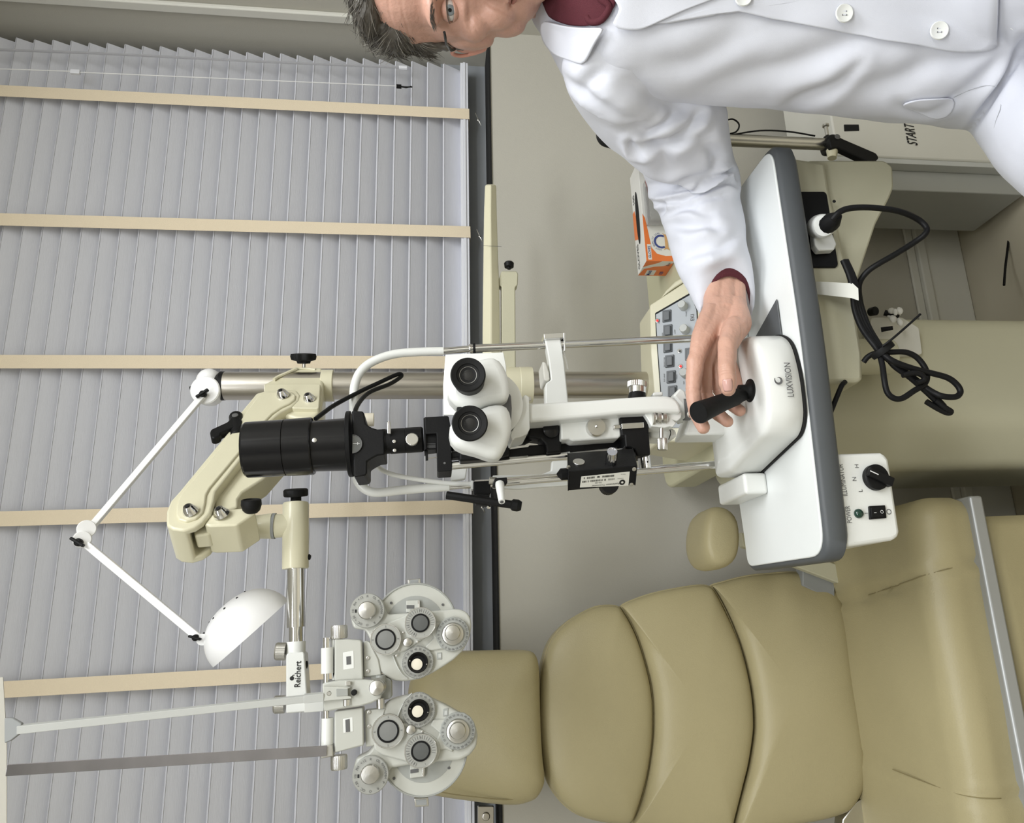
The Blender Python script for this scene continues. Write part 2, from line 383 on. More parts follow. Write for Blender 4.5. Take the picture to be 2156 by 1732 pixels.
C_ = [(1497,1232),(1520,1225),(1549,1217),(1585,1210),(1620,1207),(1655,1204),(1690,1206),(1720,1216),(1745,1232),(1762,1256),(1774,1283),(1780,1318),(1784,1353),(1794,1437),(1801,1480),(1808,1525),(1814,1570),(1817,1611),(1816,1640),(1808,1668),(1785,1702),(1755,1716),(1716,1726),(1650,1738),(1600,1750),(1545,1762),(1541,1745),(1552,1690),(1563,1650),(1574,1604),(1583,1545),(1584,1510),(1582,1475),(1576,1435),(1566,1390),(1553,1347),(1538,1308),(1520,1270),(1502,1240)]
addpillow(A, chY, .035, .07, name='back_cushion', sm=3)
addpillow(B_, chY, .035, .07, name='back_cushion', sm=3, ctr=(1472, 1500))
addpillow(C_, chY, .04, .08, name='back_cushion', sm=3, wr=.003)
for pts in (A, B_, C_):                              # piping round each section
    q = catmull([P(x, y, chY(x)+.033) for x, y in pts], 3, True)
    MB().tube(q, .0016, 6, 0, True).build('piping', 'leather', ch)
s = MB(); oc = [(1180,1400),(1230,1320),(1310,1300),(1480,1255),(1620,1235),(1720,1245),(1770,1310),(1785,1480),(1800,1620),(1730,1700),(1500,1740),(1280,1715),(1190,1650)]
s.loft([[P(x, y, chY(x)+.07) for x, y in oc], [P(x, y, chY(x)+.11)+V((0, 0, 0)) for x, y in oc]]); s.build('back_shell', 'lgrey', ch, bevel=.01)
# head cushion
HC = [(862,1440),(880,1402),(915,1382),(960,1371),(1010,1369),(1060,1368),(1100,1368),(1122,1373),(1132,1392),(1135,1430),(1136,1480),(1138,1540),(1141,1590),(1145,1630),(1143,1652),(1130,1676),(1112,1686),(1085,1692),(1040,1690),(990,1684),(940,1677),(900,1668),(880,1650),(868,1600),(860,1540),(858,1490)]
addpillow(HC, lambda x: 1.44+(1145-x)*.0002, .05, .05, name='head_cushion', sm=4, pw=2.6)
q = [P(x, y, 1.44+(1145-x)*.0002+.035) for x, y in ((964,1377),(1010,1375),(1060,1374),(1112,1376),(1125,1384))]
MB().tube(q, .001, 6, 4).build('seam', 'seam', ch)
q = [P(x, y, 1.445+.030) for x, y in ((905,1662),(950,1671),(1000,1677),(1060,1683),(1100,1680))]
MB().tube(q, .001, 6, 4).build('seam', 'seam', ch)
s = MB(); s.box((-.22, 1.52, 1.00), (-.15, 1.535, 1.28)); s.build('headrest_post', 'chrome', ch, bevel=.003)
# seat: a thick horizontal cushion running forward from the back
ZS = .60
NX, NY = 60, 44
XA, XB, YF, YK = -.47, .165, 1.115, 1.46
def seatpt(u, v):                                    # u across, v from back over the lip and down the front
    x = XA+(XB-XA)*u
    if v < .62: y = YK+(YF+.05-YK)*(v/.62); z = ZS; n_ = 0
    elif v < .86: a = (v-.62)/.24*math.pi/2; y = YF+.05-.05*math.sin(a); z = ZS-.05*(1-math.cos(a)); n_ = a
    else: y = YF+.004*(v-.86)/.14; z = ZS-.05-.035*(v-.86)/.14; n_ = math.pi/2
    e = min(u, 1-u)*(XB-XA); d = 0
    if e < .035: d = .035-math.sqrt(max(0, .035**2-(.035-e)**2))
    d += .008*math.exp(-((x-(-.262-.02*v))/.005)**2)+.008*math.exp(-((x-(.0+.06*v))/.005)**2)
    if -.262 < x < .03: d += .004
    d += .004*noise.noise(V((x*9, y*9, z*9)))+.0025*noise.noise(V((x*4, y*30, z*30)))*max(0, v-.5)*2
    z -= d*math.cos(n_); y += d*math.sin(n_)
    return V((x, y, z))
s = MB(); rows = []
for j in range(NY+1): rows.append([seatpt(i/NX, j/NY) for i in range(NX+1)])
low = [[V((p.x, p.y, ZS-.085-.0)) for p in rows[-1]], [V((p.x, YK, ZS-.085)) for p in rows[-1]]]
s.loft(rows+low+[rows[0]], cap=False, closed=False)
for side in (0, NX):
    s.add([r[side] for r in rows]+[low[1][side]], [tuple(range(NY+2))])
s.build('seat_cushion', 'leather', ch, angle=80)
for xs in (-.262, 0.0):
    q = [seatpt((xs+(.06 if xs == 0 else -.02)*v-XA)/(XB-XA), v)+V((0, -.001, .0045)) for v in np.linspace(.3, .9, 22)]
    MB().tube(q, .0009, 5, 0).build('seam', 'seam', ch)
s = MB(); zt0, zt1 = P(1960, 1085, YF).z, P(1983, 1085, YF).z
s.box((XA, YF-.006, ZS-.108), (XB-.004, YK-.03, ZS-.085)); s.build('seat_trim', mat('trim_bar_grey', (.40, .41, .41), .38, .4, noise_amt=.03), ch, bevel=.004)
s = MB(); s.box((XA+.03, YF+.03, ZS-.20), (XB-.05, YK, ZS-.108)); s.build('seat_base', 'black', ch, bevel=.01)
LG = []
for j in range(24):
    v = j/23; z = ZS-.112-.36*v; row = []
    for i in range(41):
        u = i/40; x = -.262+.395*u; e = min(u, 1-u)*.395; ez = min(v, 1-v)*.36
        k = 0
        if e < .02: k += .02-math.sqrt(max(0, .02**2-(.02-e)**2))
        if ez < .02: k += .02-math.sqrt(max(0, .02**2-(.02-ez)**2))
        row.append(V((x, YF+.02+min(k, .03)-.008*math.sin(u*math.pi)+.006*noise.noise(V((x*10, z*6, 3))), z)))
    LG.append(row)
s = MB().loft(LG, cap=False, closed=False)
s.add([LG[0][0], LG[0][-1], LG[-1][-1], LG[-1][0]]+[V((p.x, YF+.09, p.z)) for p in (LG[0][0], LG[0][-1], LG[-1][-1], LG[-1][0])], [(4, 5, 6, 7), (0, 1, 5, 4), (1, 2, 6, 5), (2, 3, 7, 6), (3, 0, 4, 7)])
s.build('leg_rest', 'leather', ch, angle=60)
s = MB(); s.box((-.30, 1.2, .06), (.0, 1.5, .48)); s.build('pedestal', 'creamd', ch, bevel=.02)
s = MB(); s.box((-.42, 1.02, 0), (.12, 1.58, .06)); s.build('base_plate', 'grey', ch, bevel=.02)
# right armrest seen end-on over the table, with its bracket
s = MB(); rr = []
AO = [(1483,1128),(1486,1095),(1496,1070),(1512,1060),(1530,1061),(1548,1070),(1562,1090),(1566,1130),(1563,1165),(1552,1186),(1532,1196),(1510,1196),(1494,1182),(1485,1158)]
AO = [(x, y) for x, y in AO]; acx, acy = 1524, 1130
for k, (t, dy) in enumerate(((.55, 0), (.78, .003), (.92, .010), (1, .025), (1.0, .05), (1.0, .09), (.9, .115), (.6, .12))):
    rr.append([P(acx+(x-acx)*t, acy+(y-acy)*t, 1.22)+V((0, dy, 0)) for x, y in AO])
s.loft(rr); s.build('armrest_pad', 'leather', ch, angle=80, sub=1)
s = MB(); s.prism(PP([(1690,1190),(1700,1188),(1758,1222),(1758,1262),(1748,1262),(1690,1232)], 1.42), (0, .03, 0)); s.build('armrest_bracket', 'grey', ch, bevel=.002)
s = MB(); s.prism(PP([(1560,1120),(1565,1150),(1800,1240),(1800,1200)], 1.40), (0, .02, 0)); s.build('armrest_bracket', 'creamd', ch, bevel=.002)
s = MB(); s.prism(PP([(1800,1690),(1816,1680),(1825,1732),(1820,1760),(1770,1760),(1775,1725)], 1.43), (0, .03, 0)); s.build('armrest_bracket', 'alu', ch, bevel=.002)
# ================================================================ slit lamp table
ZT = .87
TX0, TX1, TY0, TY1 = .057, .657, .912, 1.185
tb = thing('instrument_table', 'white laminate instrument table with a dark grey edge, under the slit lamp', 'table', (.36, 1.05, .6))
def tabout(ins, z):
    c = [V((TX0+ins, TY0+ins+.012, z)), V((TX0+.30, TY0+ins-.004, z)), V((TX1-ins, TY0+ins, z)), V((TX1-ins+.006, TY1-.10, z)), V((TX1-.10, TY1+.04-ins, z)), V((TX0+.05, TY1-ins, z)), V((TX0+ins+.004, TY1-ins, z))]
    return rounded(c, [.035, .05, .03, .03, .05, .05, .03], 7)
s = MB(); s.prism(tabout(.007, ZT-.004), (0, 0, .004)); s.build('tabletop', 'tabletop', tb, bevel=.0015)
s = MB(); s.loft([tabout(.006, ZT-.036), tabout(.0, ZT-.030), tabout(0, ZT-.008), tabout(.0035, ZT-.0035), tabout(.008, ZT-.0028)]); s.build('edge_band', 'edge', tb, angle=50)
# dark running plate set in the top
s = MB(); s.prism([PZ(x, y, ZT+.0015) for x, y in ((1637, 629), (1648, 712), (1600, 760), (1585, 722))], (0, 0, .002)); s.build('running_plate', 'edge', tb, bevel=.001)
# beige housing beneath
UY = .965
s = MB(); s.prism([V((p.x, p.y, min(p.z, ZT-.037))) for p in PP([(1660,330),(1738,342),(1747,400),(1788,575),(1803,660),(1817,745),(1818,796),(1812,804),(1740,806),(1640,806)], UY)], (0, .10, 0)); s.build('housing', 'creamd', tb, bevel=.006)
s = MB(); s.prism([V((p.x, p.y, min(p.z, ZT-.037))) for p in PP([(1700,337),(1862,337),(1880,350),(1882,395),(1874,415),(1845,470),(1806,588),(1790,640),(1690,640)], UY+.012, .006)], (0, .16, 0)); s.build('swing_arm', 'creamd', tb, bevel=.008)
s = MB(); s.prism(PP([(1672,403),(1736,403),(1741,408),(1765,556),(1762,562),(1700,562)], UY-.004, .003), (0, .006, 0)); s.build('socket_plate', 'black', tb, bevel=.001)
s = MB(); s.lathe(P(1779, 749, UY+.001), (0, -1, 0), [(.0032, 0), (.0032, .0006)], 16); s.build('screw_hole', 'dark', tb)
s = MB(); s.lathe(P(1756, 424, UY-.002), (0, -1, 0), [(.0025, 0), (.0025, .001)], 12); s.build('screw_hole', 'dark', tb)
# power and illuminator box hung under the left end
by = .93
s = MB(); s.prism(PP([(1740,955),(1855,952),(1864,957),(1872,966),(1895,1118),(1893,1130),(1880,1137),(1790,1150),(1740,1150)], by), (0, .12, 0)); s.build('control_box', 'white', tb, bevel=.005, seg=3)
bx = bpy.data.objects[s and 'control_box']
rt, upv = V((1, 0, 0)), Z_
def ontext(t, x, y, size, Y, par, m_='gink', **k): return text(t, P(x, y, Y), size, m_, par, up=Z_, right=X_, **k)
e1, e2 = P(1775, 1013, by), P(1791, 1087, by)
ontext('ILLUMINATOR', 1775, 1010, .0095, by-.0003, bx, width=px(68, e1))
ontext('POWER', 1787, 1083, .0095, by-.0003, bx, width=px(36, e2))
ontext('H', 1804, 981, .008, by-.0003, bx); ontext('N', 1799, 1008, .008, by-.0003, bx); ontext('L', 1812, 1033, .008, by-.0003, bx)
ontext('I', 1824, 1080, .007, by-.0003, bx); ontext('O', 1872, 1077, .010, by-.0003, bx)
c = P(1840, 1006, by); r_ = px(27, c)
s = MB(); s.lathe(c, (0, -1, 0), [(r_*1.02, 0), (r_, .008), (r_*.95, .0095)], 40)
dv = (P(1870, 1018, by)-P(1838, 1003, by)).normalized(); pv = Y_.cross(dv)
s.obox(c+V((0, -.010, 0))+dv*r_*.12, dv*r_*1.05, pv*r_*.36, Y_*.006); k = s.build('dimmer_knob', 'black', tb, bevel=.002)
s = MB(); q = c+V((0, -.0163, 0)); s.obox(q-dv*r_*.55, dv*r_*.35, pv*.0006, Y_*.0003); s.build('pointer', 'wink', k)
c = P(1807, 1081, by); s = MB(); s.lathe(c, (0, -1, 0), [(px(10, c), 0), (px(10, c), .002), (px(8, c), .0045), (px(3, c), .006)], 20); s.build('power_light', mat('green_lens', (.004, .035, .022), .2, noise_amt=.05, coat=.6), tb)
s = MB(); s.prism(PP([(1830,1065),(1864,1063),(1867,1090),(1832,1093)], by-.003, .001), (0, .004, 0)); k = s.build('power_switch', 'black', tb, bevel=.0008)
s = MB(); s.prism(PP([(1834,1069),(1860,1067),(1862,1087),(1836,1089)], by-.0055, .0005), (0, .004, 0)); s.build('rocker', 'black', k, bevel=.0008)
ontext('I', 1843, 1079, .005, by-.0058, k, 'wink'); ontext('O', 1857, 1077, .006, by-.0058, k, 'wink')
s = MB(); s.prism(PP([(1790,1141),(1800,1140),(1800,1141.5),(1790,1142.5)], by+.001), (0, -.0008, 0)); s.build('vent_slot', 'gink', bx)
# column carrying the table
s = MB(); s.cyl((.40, 1.125, .60), (.40, 1.125, ZT-.036), .03, .03, 32); s.build('support_column', 'creamd', tb, bevel=.002)
# ================================================================ refraction unit: pedestal, mast and arms
un = thing('refraction_unit', 'cream ophthalmic instrument stand with a steel mast and jointed arm', 'instrument stand', (.42, 1.33, 0))
def vring(z, ins=0):
    xl, xr = .225, .515
    yb_ = 1.17
    pts = [V((xl+ins, yb_+.05, z)), V((xl+.08, yb_+ins-.012, z)), V((xr-.02, yb_+ins+.02, z)), V((xr-ins, yb_+.07, z)), V((xr-ins, 1.46, z)), V((xl+ins, 1.46, z))]
    return rounded(pts, [.02, .03, .02, .02, .04, .04], 6)
s = MB(); s.loft([vring(0.04), vring(.35), vring(.70), vring(.79, .005), vring(.80, .02)]); ped = s.build('pedestal', 'creamd', un, angle=30, bevel=.002)
s = MB(); s.box((.20, 1.16, 0), (.56, 1.48, .045)); s.build('plinth', 'black', un, bevel=.01)
s = MB(); fw_ = P(2098, 936, 1.36); s.lathe(fw_+V((.02, 0, 0)), (-1, 0, .0), [(.045, -.06), (.050, 0), (.047, .015), (.030, .025)], 28); s.build('foot_wheel', 'rubber', un)
s = MB(); s.prism(rounded([V((.262, 1.235, .80)), V((1.0, 1.235, .80)), V((1.0, 1.61, .80)), V((.262, 1.61, .80))], [.03, .01, .01, .05]), (0, 0, .06)); s.build('desktop', mat('desk_beige', (.56, .54, .37), .45, noise_amt=.03, bump=.08), un, bevel=.005)
# access opening with loose wiring on the pedestal
s = MB(); s.prism(PP([(1835,668),(1900,668),(1935,690),(1942,745),(1830,750),(1818,735)], 1.165, .004), (0, .012, 0)); s.build('access_plate', 'trim', un, bevel=.001)
for x_, y_ in ((1832, 657), (1836, 755)):
    s = MB(); s.lathe(P(x_, y_, 1.16), (-.2, -1, -.3), [(.0075, 0), (.008, .012), (.006, .014)], 16); s.build('stop_bolt', 'black', un, bevel=.0005)
s = MB(); s.cyl(P(1862, 658, 1.15), P(1893, 667, 1.14), .0055, .0035, 10); s.cyl(P(1855, 694, 1.15), P(1880, 690, 1.14), .0045, .0035, 10); s.build('stop_bolt', 'black', un)
s = MB()
random.seed(4)
for i in range(9):
    a = P(1885+random.uniform(-12, 12), 665+random.uniform(-14, 18), 1.15-.006*i/2); s.ell(a, .005+.003*random.random(), .004, .004+.003*random.random(), None, 10, 6)
s.build('wire_putty', 'carton', un)
# mast
MXY = P(900, 811, 1.42); MR = .0262
s = MB(); s.cyl((MXY.x, 1.42, .76), (MXY.x, 1.42, P(472, 815, 1.42).z), MR, MR, 48); s.build('mast', 'steel', un, angle=50)
zt_ = P(472, 815, 1.42).z
s = MB(); s.lathe((MXY.x, 1.42, zt_), Z_, [(MR+.0006, -.001), (MR+.0006, .006), (MR*.75, .014), (MR*.6, .016)], 40); s.build('mast_cap', 'black', un)
# long side arm of a tray behind, swung to the right, with its collar and bracket
zc = P(1090, 811, 1.42).z; zc0, zc1 = P(1120, 811, 1.42).z, P(1062, 811, 1.42).z
s = MB(); s.lathe((MXY.x, 1.42, zc0), Z_, [(MR+.0095, 0), (MR+.0095, (zc1-zc0)*.45), (MR+.009, (zc1-zc0)*.46), (MR+.009, zc1-zc0)], 40); s.build('collar', 'cream', un, bevel=.001)
AY = 1.40
s = MB(); s.loft([[P(x, y, AY+dy) for x, y, dy in ((xa, ya, 0), ((xa+xb)/2, ya, -.012), (xb, ya, 0), (xb, ya, .02), ((xa+xb)/2, ya, .028), (xa, ya, .02))] for xa, xb, ya in ((1024,1042,388),(1021,1045,392),(1019,1046,450),(1018,1048,520),(1017,1051,600),(1016,1052,700),(1016,1052,780))]); s.build('tray_arm', 'cream', un, bevel=.003, angle=60)
s = MB(); s.prism(PP([(1050,588),(1056,570),(1088,570),(1091,576),(1090,600),(1085,604),(1086,790),(1056,790),(1056,602),(1051,600)], AY+.004, .003), (0, .022, 0)); s.build('tray_bracket', 'creamd', un, bevel=.002)
c = P(1072, 566, AY); s = MB(); s.lathe(c, X_, [(.004, 0), (.004, .003), (.0092, .004), (.0100, .012), (.008, .0145)], 24); s.build('clamp_knob', 'black', un)
MB().tube([P(1056, 519, AY-.013), P(1018, 517, AY-.013)], .0004, 5, 0).build('tray_seam', 'gink', un)
# --- oblique jointed arm: swings from the mast towards the camera and to the left
AT = V((-.78, -.625, 0)); AN = V((.625, -.78, 0)); AO_ = V((MXY.x, 1.42, 0))
def Q(x, y, off=.034):
    q = ray(x, y); p0 = AO_+AN*off; return CAM+q*((p0-CAM).dot(AN)/q.dot(AN))
def Zc(pts, s_=3.463, ox=340, oy=700): return [(ox+a/s_, oy+b/s_) for a, b in pts]
def QQ(pts, off=.034, r=0): 
    q = [Q(x, y, off) for x, y in pts]; return rounded(q, r) if r else q
arm_outer = Zc([(34,1375),(37,1300),(66,1225),(125,1160),(255,1002),(495,712),(575,580),(690,442),(745,425),(900,412),(985,418),(1012,455),(1000,490),(950,540),(870,580),(800,640),(395,1155),(380,1235),(355,1310),(300,1380),(240,1418),(160,1440),(80,1430),(40,1405)])
cut = MB().prism(QQ(Zc([(205,1335),(300,1262),(450,1200),(450,1520),(205,1520)]), .023), -AN*.046).build('cut', 'cream')
chn = MB().prism(QQ(arm_outer, .034), -AN*.068).build('arm_channel', 'cream', un)
bo = chn.modifiers.new('b', 'BOOLEAN'); bo.object = cut; bo.operation = 'DIFFERENCE'; bo.solver = 'EXACT'
nm_ = evalmesh(chn); bpy.data.objects.remove(chn); bpy.data.objects.remove(cut); nm_.name = 'arm_channel'; nm_.materials.clear()
finish(nm_, 'arm_channel', 'cream', un, bevel=.0035, seg=3)
MB().prism(QQ(Zc([(235,1440),(250,1370),(310,1300),(400,1290),(400,1420),(345,1470),(240,1480)]), .013), -AN*.026).build('elbow_tongue', 'cream', un, bevel=.003)
cover = Zc([(120,1215),(150,1160),(290,1000),(520,720),(600,600),(700,462),(745,437),(890,424),(950,428),(978,455),(972,485),(935,515),(870,545),(805,590),(760,638),(350,1132),(325,1180),(318,1240),(300,1310),(255,1352),(180,1376),(125,1362),(106,1325),(108,1270)])
s = MB(); s.prism(QQ(cover, .0375), -AN*.006); s.build('arm_cover', 'cream', un, bevel=.0025, seg=3)
link = Zc([(1130,560),(800,660),(395,1170),(382,1300),(480,1290),(556,1272),(556,1212),(590,1160),(745,1062),(1160,600),(1165,540)])
s = MB(); s.prism(QQ(link, .018), -AN*.038); s.build('lower_link', 'cream', un, bevel=.003)
# mast clamp
s = MB(); s.prism(QQ(Zc([(745,372),(830,330),(985,265),(1120,252),(1160,250),(1175,262),(1180,300),(1178,480),(1165,560),(1130,600),(1060,625),(980,620),(900,600),(800,520),(745,480)]), .024), -AN*.055); s.build('mast_clamp', 'cream', un, bevel=.005, seg=3)
s = MB(); s.prism(QQ(Zc([(748,372),(1150,372),(1160,380),(1150,545),(1138,552),(960,550),(860,500),(748,470)]), .032), -AN*.02); s.build('clamp_plate', 'cream', un, bevel=.003)
s = MB(); s.tube(QQ(Zc([(820,342),(850,322),(900,300),(985,262)]), .027), .003, 8, 4); s.tube(QQ(Zc([(985,262),(1060,262),(1120,268)]), .025), .002, 8, 4); s.build('clamp_rib', 'cream', un)
s = MB(); z0, z1 = P(703, 815, 1.42).z, P(678, 815, 1.42).z
s.lathe((MXY.x, 1.42, z0), Z_, [(MR+.004, 0), (MR+.004, z1-z0)], 40); s.build('collar', 'cream', un, bevel=.001)
def capscrew(c, n_, r):
    s = MB(); s.lathe(c, n_, [(r, 0), (r*.92, r*.25), (r*.55, r*.95), (r*.5, r)], 20); o = s.build('cap_screw', 'chrome', un)
    s = MB(); s.lathe(c+V(n_)*r*1.005, n_, [(r*.32, 0), (r*.32, r*.03)], 6); s.build('hex_socket', 'dark', o)
for (x_, y_), o_ in zip(Zc([(885,458),(213,1305)]), (.038, .038)): capscrew(Q(x_, y_, o_), AN+V((0, 0, .25)), .0115)
for (x_, y_), o_ in zip(Zc([(1078,487),(438,1322)]), (.031, .031)): capscrew(Q(x_, y_, o_), AN+V((0, 0, .25)), .0115)
# star knob
c = P(640, 765, 1.42); ax = V((.93, -.36, 0))
s = MB(); s.cyl(c-ax*.012, c+ax*.004, .003, .003, 12); kk = s.build('knob_stem', 'alu', un)
s = MB(); s.lathe(c, ax, [(.011, 0), (.012, .004), (.021, .007), (.0225, .013), (.0215, .018), (.012, .019), (.010, .016), (.002, .0165)], 56, sq=lambda t: 1+.085*math.cos(7*t)); s.build('star_knob', 'rubber', un, angle=50)
# ratchet lever
cl = Q(*Zc([(545, 750)])[0], .03)
s = MB(); a_, b_ = Q(*Zc([(552, 758)])[0], .03), Q(*Zc([(545, 620)])[0], .03); s.cyl(a_, b_, .0105, .0115, 24); s.ell(b_, .0115, .0115, .0115)
s.prism(QQ(Zc([(560,600),(520,600),(480,650),(360,705),(352,725),(358,762),(385,768),(425,750),(432,728),(520,690),(575,690),(588,640)]), .040, .003), -AN*.014)
lev = s.build('clamp_lever', 'black', un, bevel=.002); s = MB(); s.lathe(Q(*Zc([(537, 605)])[0], .0405), AN, [(.005, 0), (.005, .0015), (.003, .002)], 16); s.build('lever_screw', 'gink', lev)
s = MB(); s.cyl(a_, a_+(a_-b_).normalized()*.006, .004, .004, 12); s.build('lever_stem', 'alu', un)
# elbow block, cone, cross tube
s = MB(); s.prism(QQ(Zc([(310,1400),(355,1408),(550,1402),(690,1312),(650,1285),(600,1275),(430,1290),(360,1330)]), .028), -AN*.056); s.build('elbow_block', 'cream', un, bevel=.003)
ey = 1.235
e0, e1_ = P(510, 1112, ey), P(600, 1110, ey)
sA, sB, sC = P(505, 1110, ey), P(574, 1107, ey), P(580, 1107, ey)
s = MB(); s.cyl(P(490, 1112, ey), sB, .0155, .0195, 32); s.build('elbow_cone', 'cream', un)
s = MB(); s.cyl(sB, sC, .0198, .0198, 32); s.build('swivel_ring', 'grey', un)
s = MB(); s.cyl(sC, P(620, 1105, ey), .0185, .0165, 32); s.build('swivel_neck', 'cream', un)
t0, t1 = P(623, 1058, ey), P(622, 1197, ey)
s = MB(); rt_ = px(26.5, t0); s.lathe(t0, t1-t0, [(rt_*.94, 0), (rt_, .002), (rt_, (t1-t0).length-.002), (rt_*.96, (t1-t0).length)], 40); s.build('cross_tube', 'cream', un, angle=50)
s = MB(); u_ = (t0-t1).normalized(); s.cyl(t0, t0+u_*.012, px(11, t0), px(11, t0), 24); q = t0+u_*.010+V((0, 0, 0)); rr_ = px(25, t0)
s.lathe(q, u_+V((0, -.25, 0)), [(rr_*.95, 0), (rr_, .002), (rr_, .0095), (rr_*.9, .0115)], 60, sq=lambda t: 1+.012*math.cos(40*t)); s.build('thumb_wheel', 'rubber', un, angle=50)
c = P(652, 1172, ey-.0); s = MB(); s.lathe(P(646, 1172, ey), (-.2, 0, -1), [(.004, 0), (.005, .003), (.003, .006)], 12); s.build('grub_screw', 'black', un)
kn = Zc([(645, 1300)])[0]; c = Q(*Zc([(655, 1335)])[0], .022)
s = MB(); s.cyl(c-X_*.004, c+X_*.008, .004, .004, 12); s.build('knob_stem', 'alu', un)
s = MB(); s.lathe(c+X_*.004, V((.93, -.3, 0)), [(.008, 0), (.012, .004), (.0145, .012), (.014, .019), (.0125, .020), (.011, .018)], 28); s.build('clamp_knob', 'rubber', un)
s = MB(); t2, t3, t4 = P(622.5, 1195, ey), P(623, 1320, ey), P(623, 1352, ey)
s.cyl(t2, t3, px(18, t2), px(18, t2), 32); s.cyl(t3, t4, px(14, t2), px(14, t2), 32); s.build('chrome_rod', 'chrome', un, angle=50)
# control console on the unit behind the hand
co = thing('control_console', 'cream sloping control console with grey push buttons behind the hand', 'control panel', (.5, 1.35, .76))
c0, c1, c2, c3 = P(1381, 655, 1.36), P(1388, 838, 1.36), PZ(1474, 615, .865), PZ(1500, 850, .865)
# sloping face: solved as a plane that rises away from the camera
cn = V((.06, -.80, .60)).normalized(); cp = P(1430, 745, 1.30)
def K(x, y, off=0):
    q = ray(x, y); p0 = cp+cn*off; return CAM+q*((p0-CAM).dot(cn)/q.dot(cn))
s = MB(); s.prism(rounded([K(*p) for p in ((1367,642),(1369,745),(1384,930),(1520,930),(1520,590),(1455,585))], .004), -cn*.02); cons = s.build('console_face', 'cream', co, bevel=.003)
s = MB(); pts = [K(*p, -.02) for p in ((1372,640),(1386,930),(1520,930),(1520,590),(1450,590))]
s.loft([pts, [V((p.x, max(p.y, 1.36)+.09, p.z)) for p in pts]]); s.build('console_body', 'cream', co, bevel=.004)
s = MB(); s.prism([K(*p, -.002) for p in ((1392,627),(1420,606),(1449,588),(1436,584),(1422,592),(1404,610))], V((0, .08, 0))); s.build('console_side', 'cream', co, bevel=.003)
s = MB(); s.prism(rounded([K(*p, .001) for p in ((1379,659),(1381,700),(1391,838),(1396,900),(1480,900),(1468,650),(1455,615))], .002), -cn*.001); s.build('bezel', 'black', co)
s = MB(); s.prism([K(*p, .0016) for p in ((1381,662),(1383,700),(1393,838),(1398,900),(1478,900),(1466,652),(1454,620))], -cn*.001); s.build('fascia', 'panel', co)
ku = (K(1400, 700)-K(1400, 760)).normalized()      # across
kv = cn.cross(ku)
for i, (x_, y_) in enumerate(((1404,665),(1406,696),(1406,729),(1410,760),(1413,793),(1416,825),(1452,745),(1418,857))):
    w_, h_ = .0118, .0085
    s = MB(); s.obox(K(x_, y_, .003), ku*w_, kv*h_, cn*.002); kb = s.build('push_button', 'key', co, bevel=.0006)
    s = MB(); s.obox(K(x_, y_, .006), ku*w_*.78, kv*h_*.68, cn*.003); s.build('button_cap', 'key', kb, bevel=.0012)
for (x_, y_, on) in ((1384,675,1),(1431,739,0),(1433,771,1)):
    s = MB(); s.lathe(K(x_, y_, .002), cn, [(.0040, 0), (.0040, .002), (.0028, .0024)], 16); lb = s.build('indicator', 'alu', co)
    s = MB(); s.ell(K(x_, y_, .0045), .0026, .0026, .0026, None, 12, 8); s.build('led', 'red' if on else 'glass', lb)
for (x_, y_) in ((1434,646),(1438,696),(1438,788),(1490,640)):
    s = MB(); s.lathe(K(x_+6, y_, .0015), cn, [(.0085, 0), (.0080, .014), (.0070, .0155)], 24, sq=lambda t: 1+.02*math.cos(16*t)); s.build('dial_knob', 'lgrey', co)
for (t, x_, y_) in (('CHAIR',1388,676),('LAMP',1421,698),('ROOM',1395,706),('INSTR',1398,729),('PROJECTOR',1399,762),('SLIT LAMP',1399,795),('MAIN',1425,793),('CHART',1445,660),('POWER',1443,690),('DIM',1440,805)):
    text(t, K(x_, y_, .0022), .0036, 'gink', cons, right=ku, up=kv)
text('EKI', K(1458, 668, .0022), .010, 'gink', cons, right=ku, up=kv)
# ================================================================ white device cabinet at the right with START lettering
sy = 1.36
cb = thing('device_cabinet', 'pale device cabinet with italic START lettering behind the doctor\'s knee', 'cabinet', (1.0, 1.45, 0))
s = MB(); a0, a1, a2 = P(1763, 326, sy), P(1763, 120, sy), P(2100, 330, sy)
xl = a0.x; s.box((xl, sy, .0), (1.36, sy+.2, a0.z)); s.build('cabinet_body', 'trim', cb, bevel=.004)
s = MB(); s.box((xl-.012, sy+.004, .0), (xl, sy+.2, a0.z)); s.build('side_trim', 'lgrey', cb, bevel=.001)
s = MB(); s.box((xl-.062, sy+.03, .02), (xl-.012, sy+.2, a0.z-.02)); s.build('side_panel', mat('side_panel_grey', (.38, .385, .36), .5, noise_amt=.03), cb, bevel=.002)
s = MB(); s.prism(PP([(1777,262),(1808,262),(1809,275),(1778,276)], sy-.001, .001), (0, .002, 0)); s.build('switch_slot', 'dark', cb)
text('START I', P(1918, 280, sy-.001), .034, 'ink', cb, right=X_, up=Z_, bold=True, shear=.35, width=px(63, P(1918, 273, sy)))
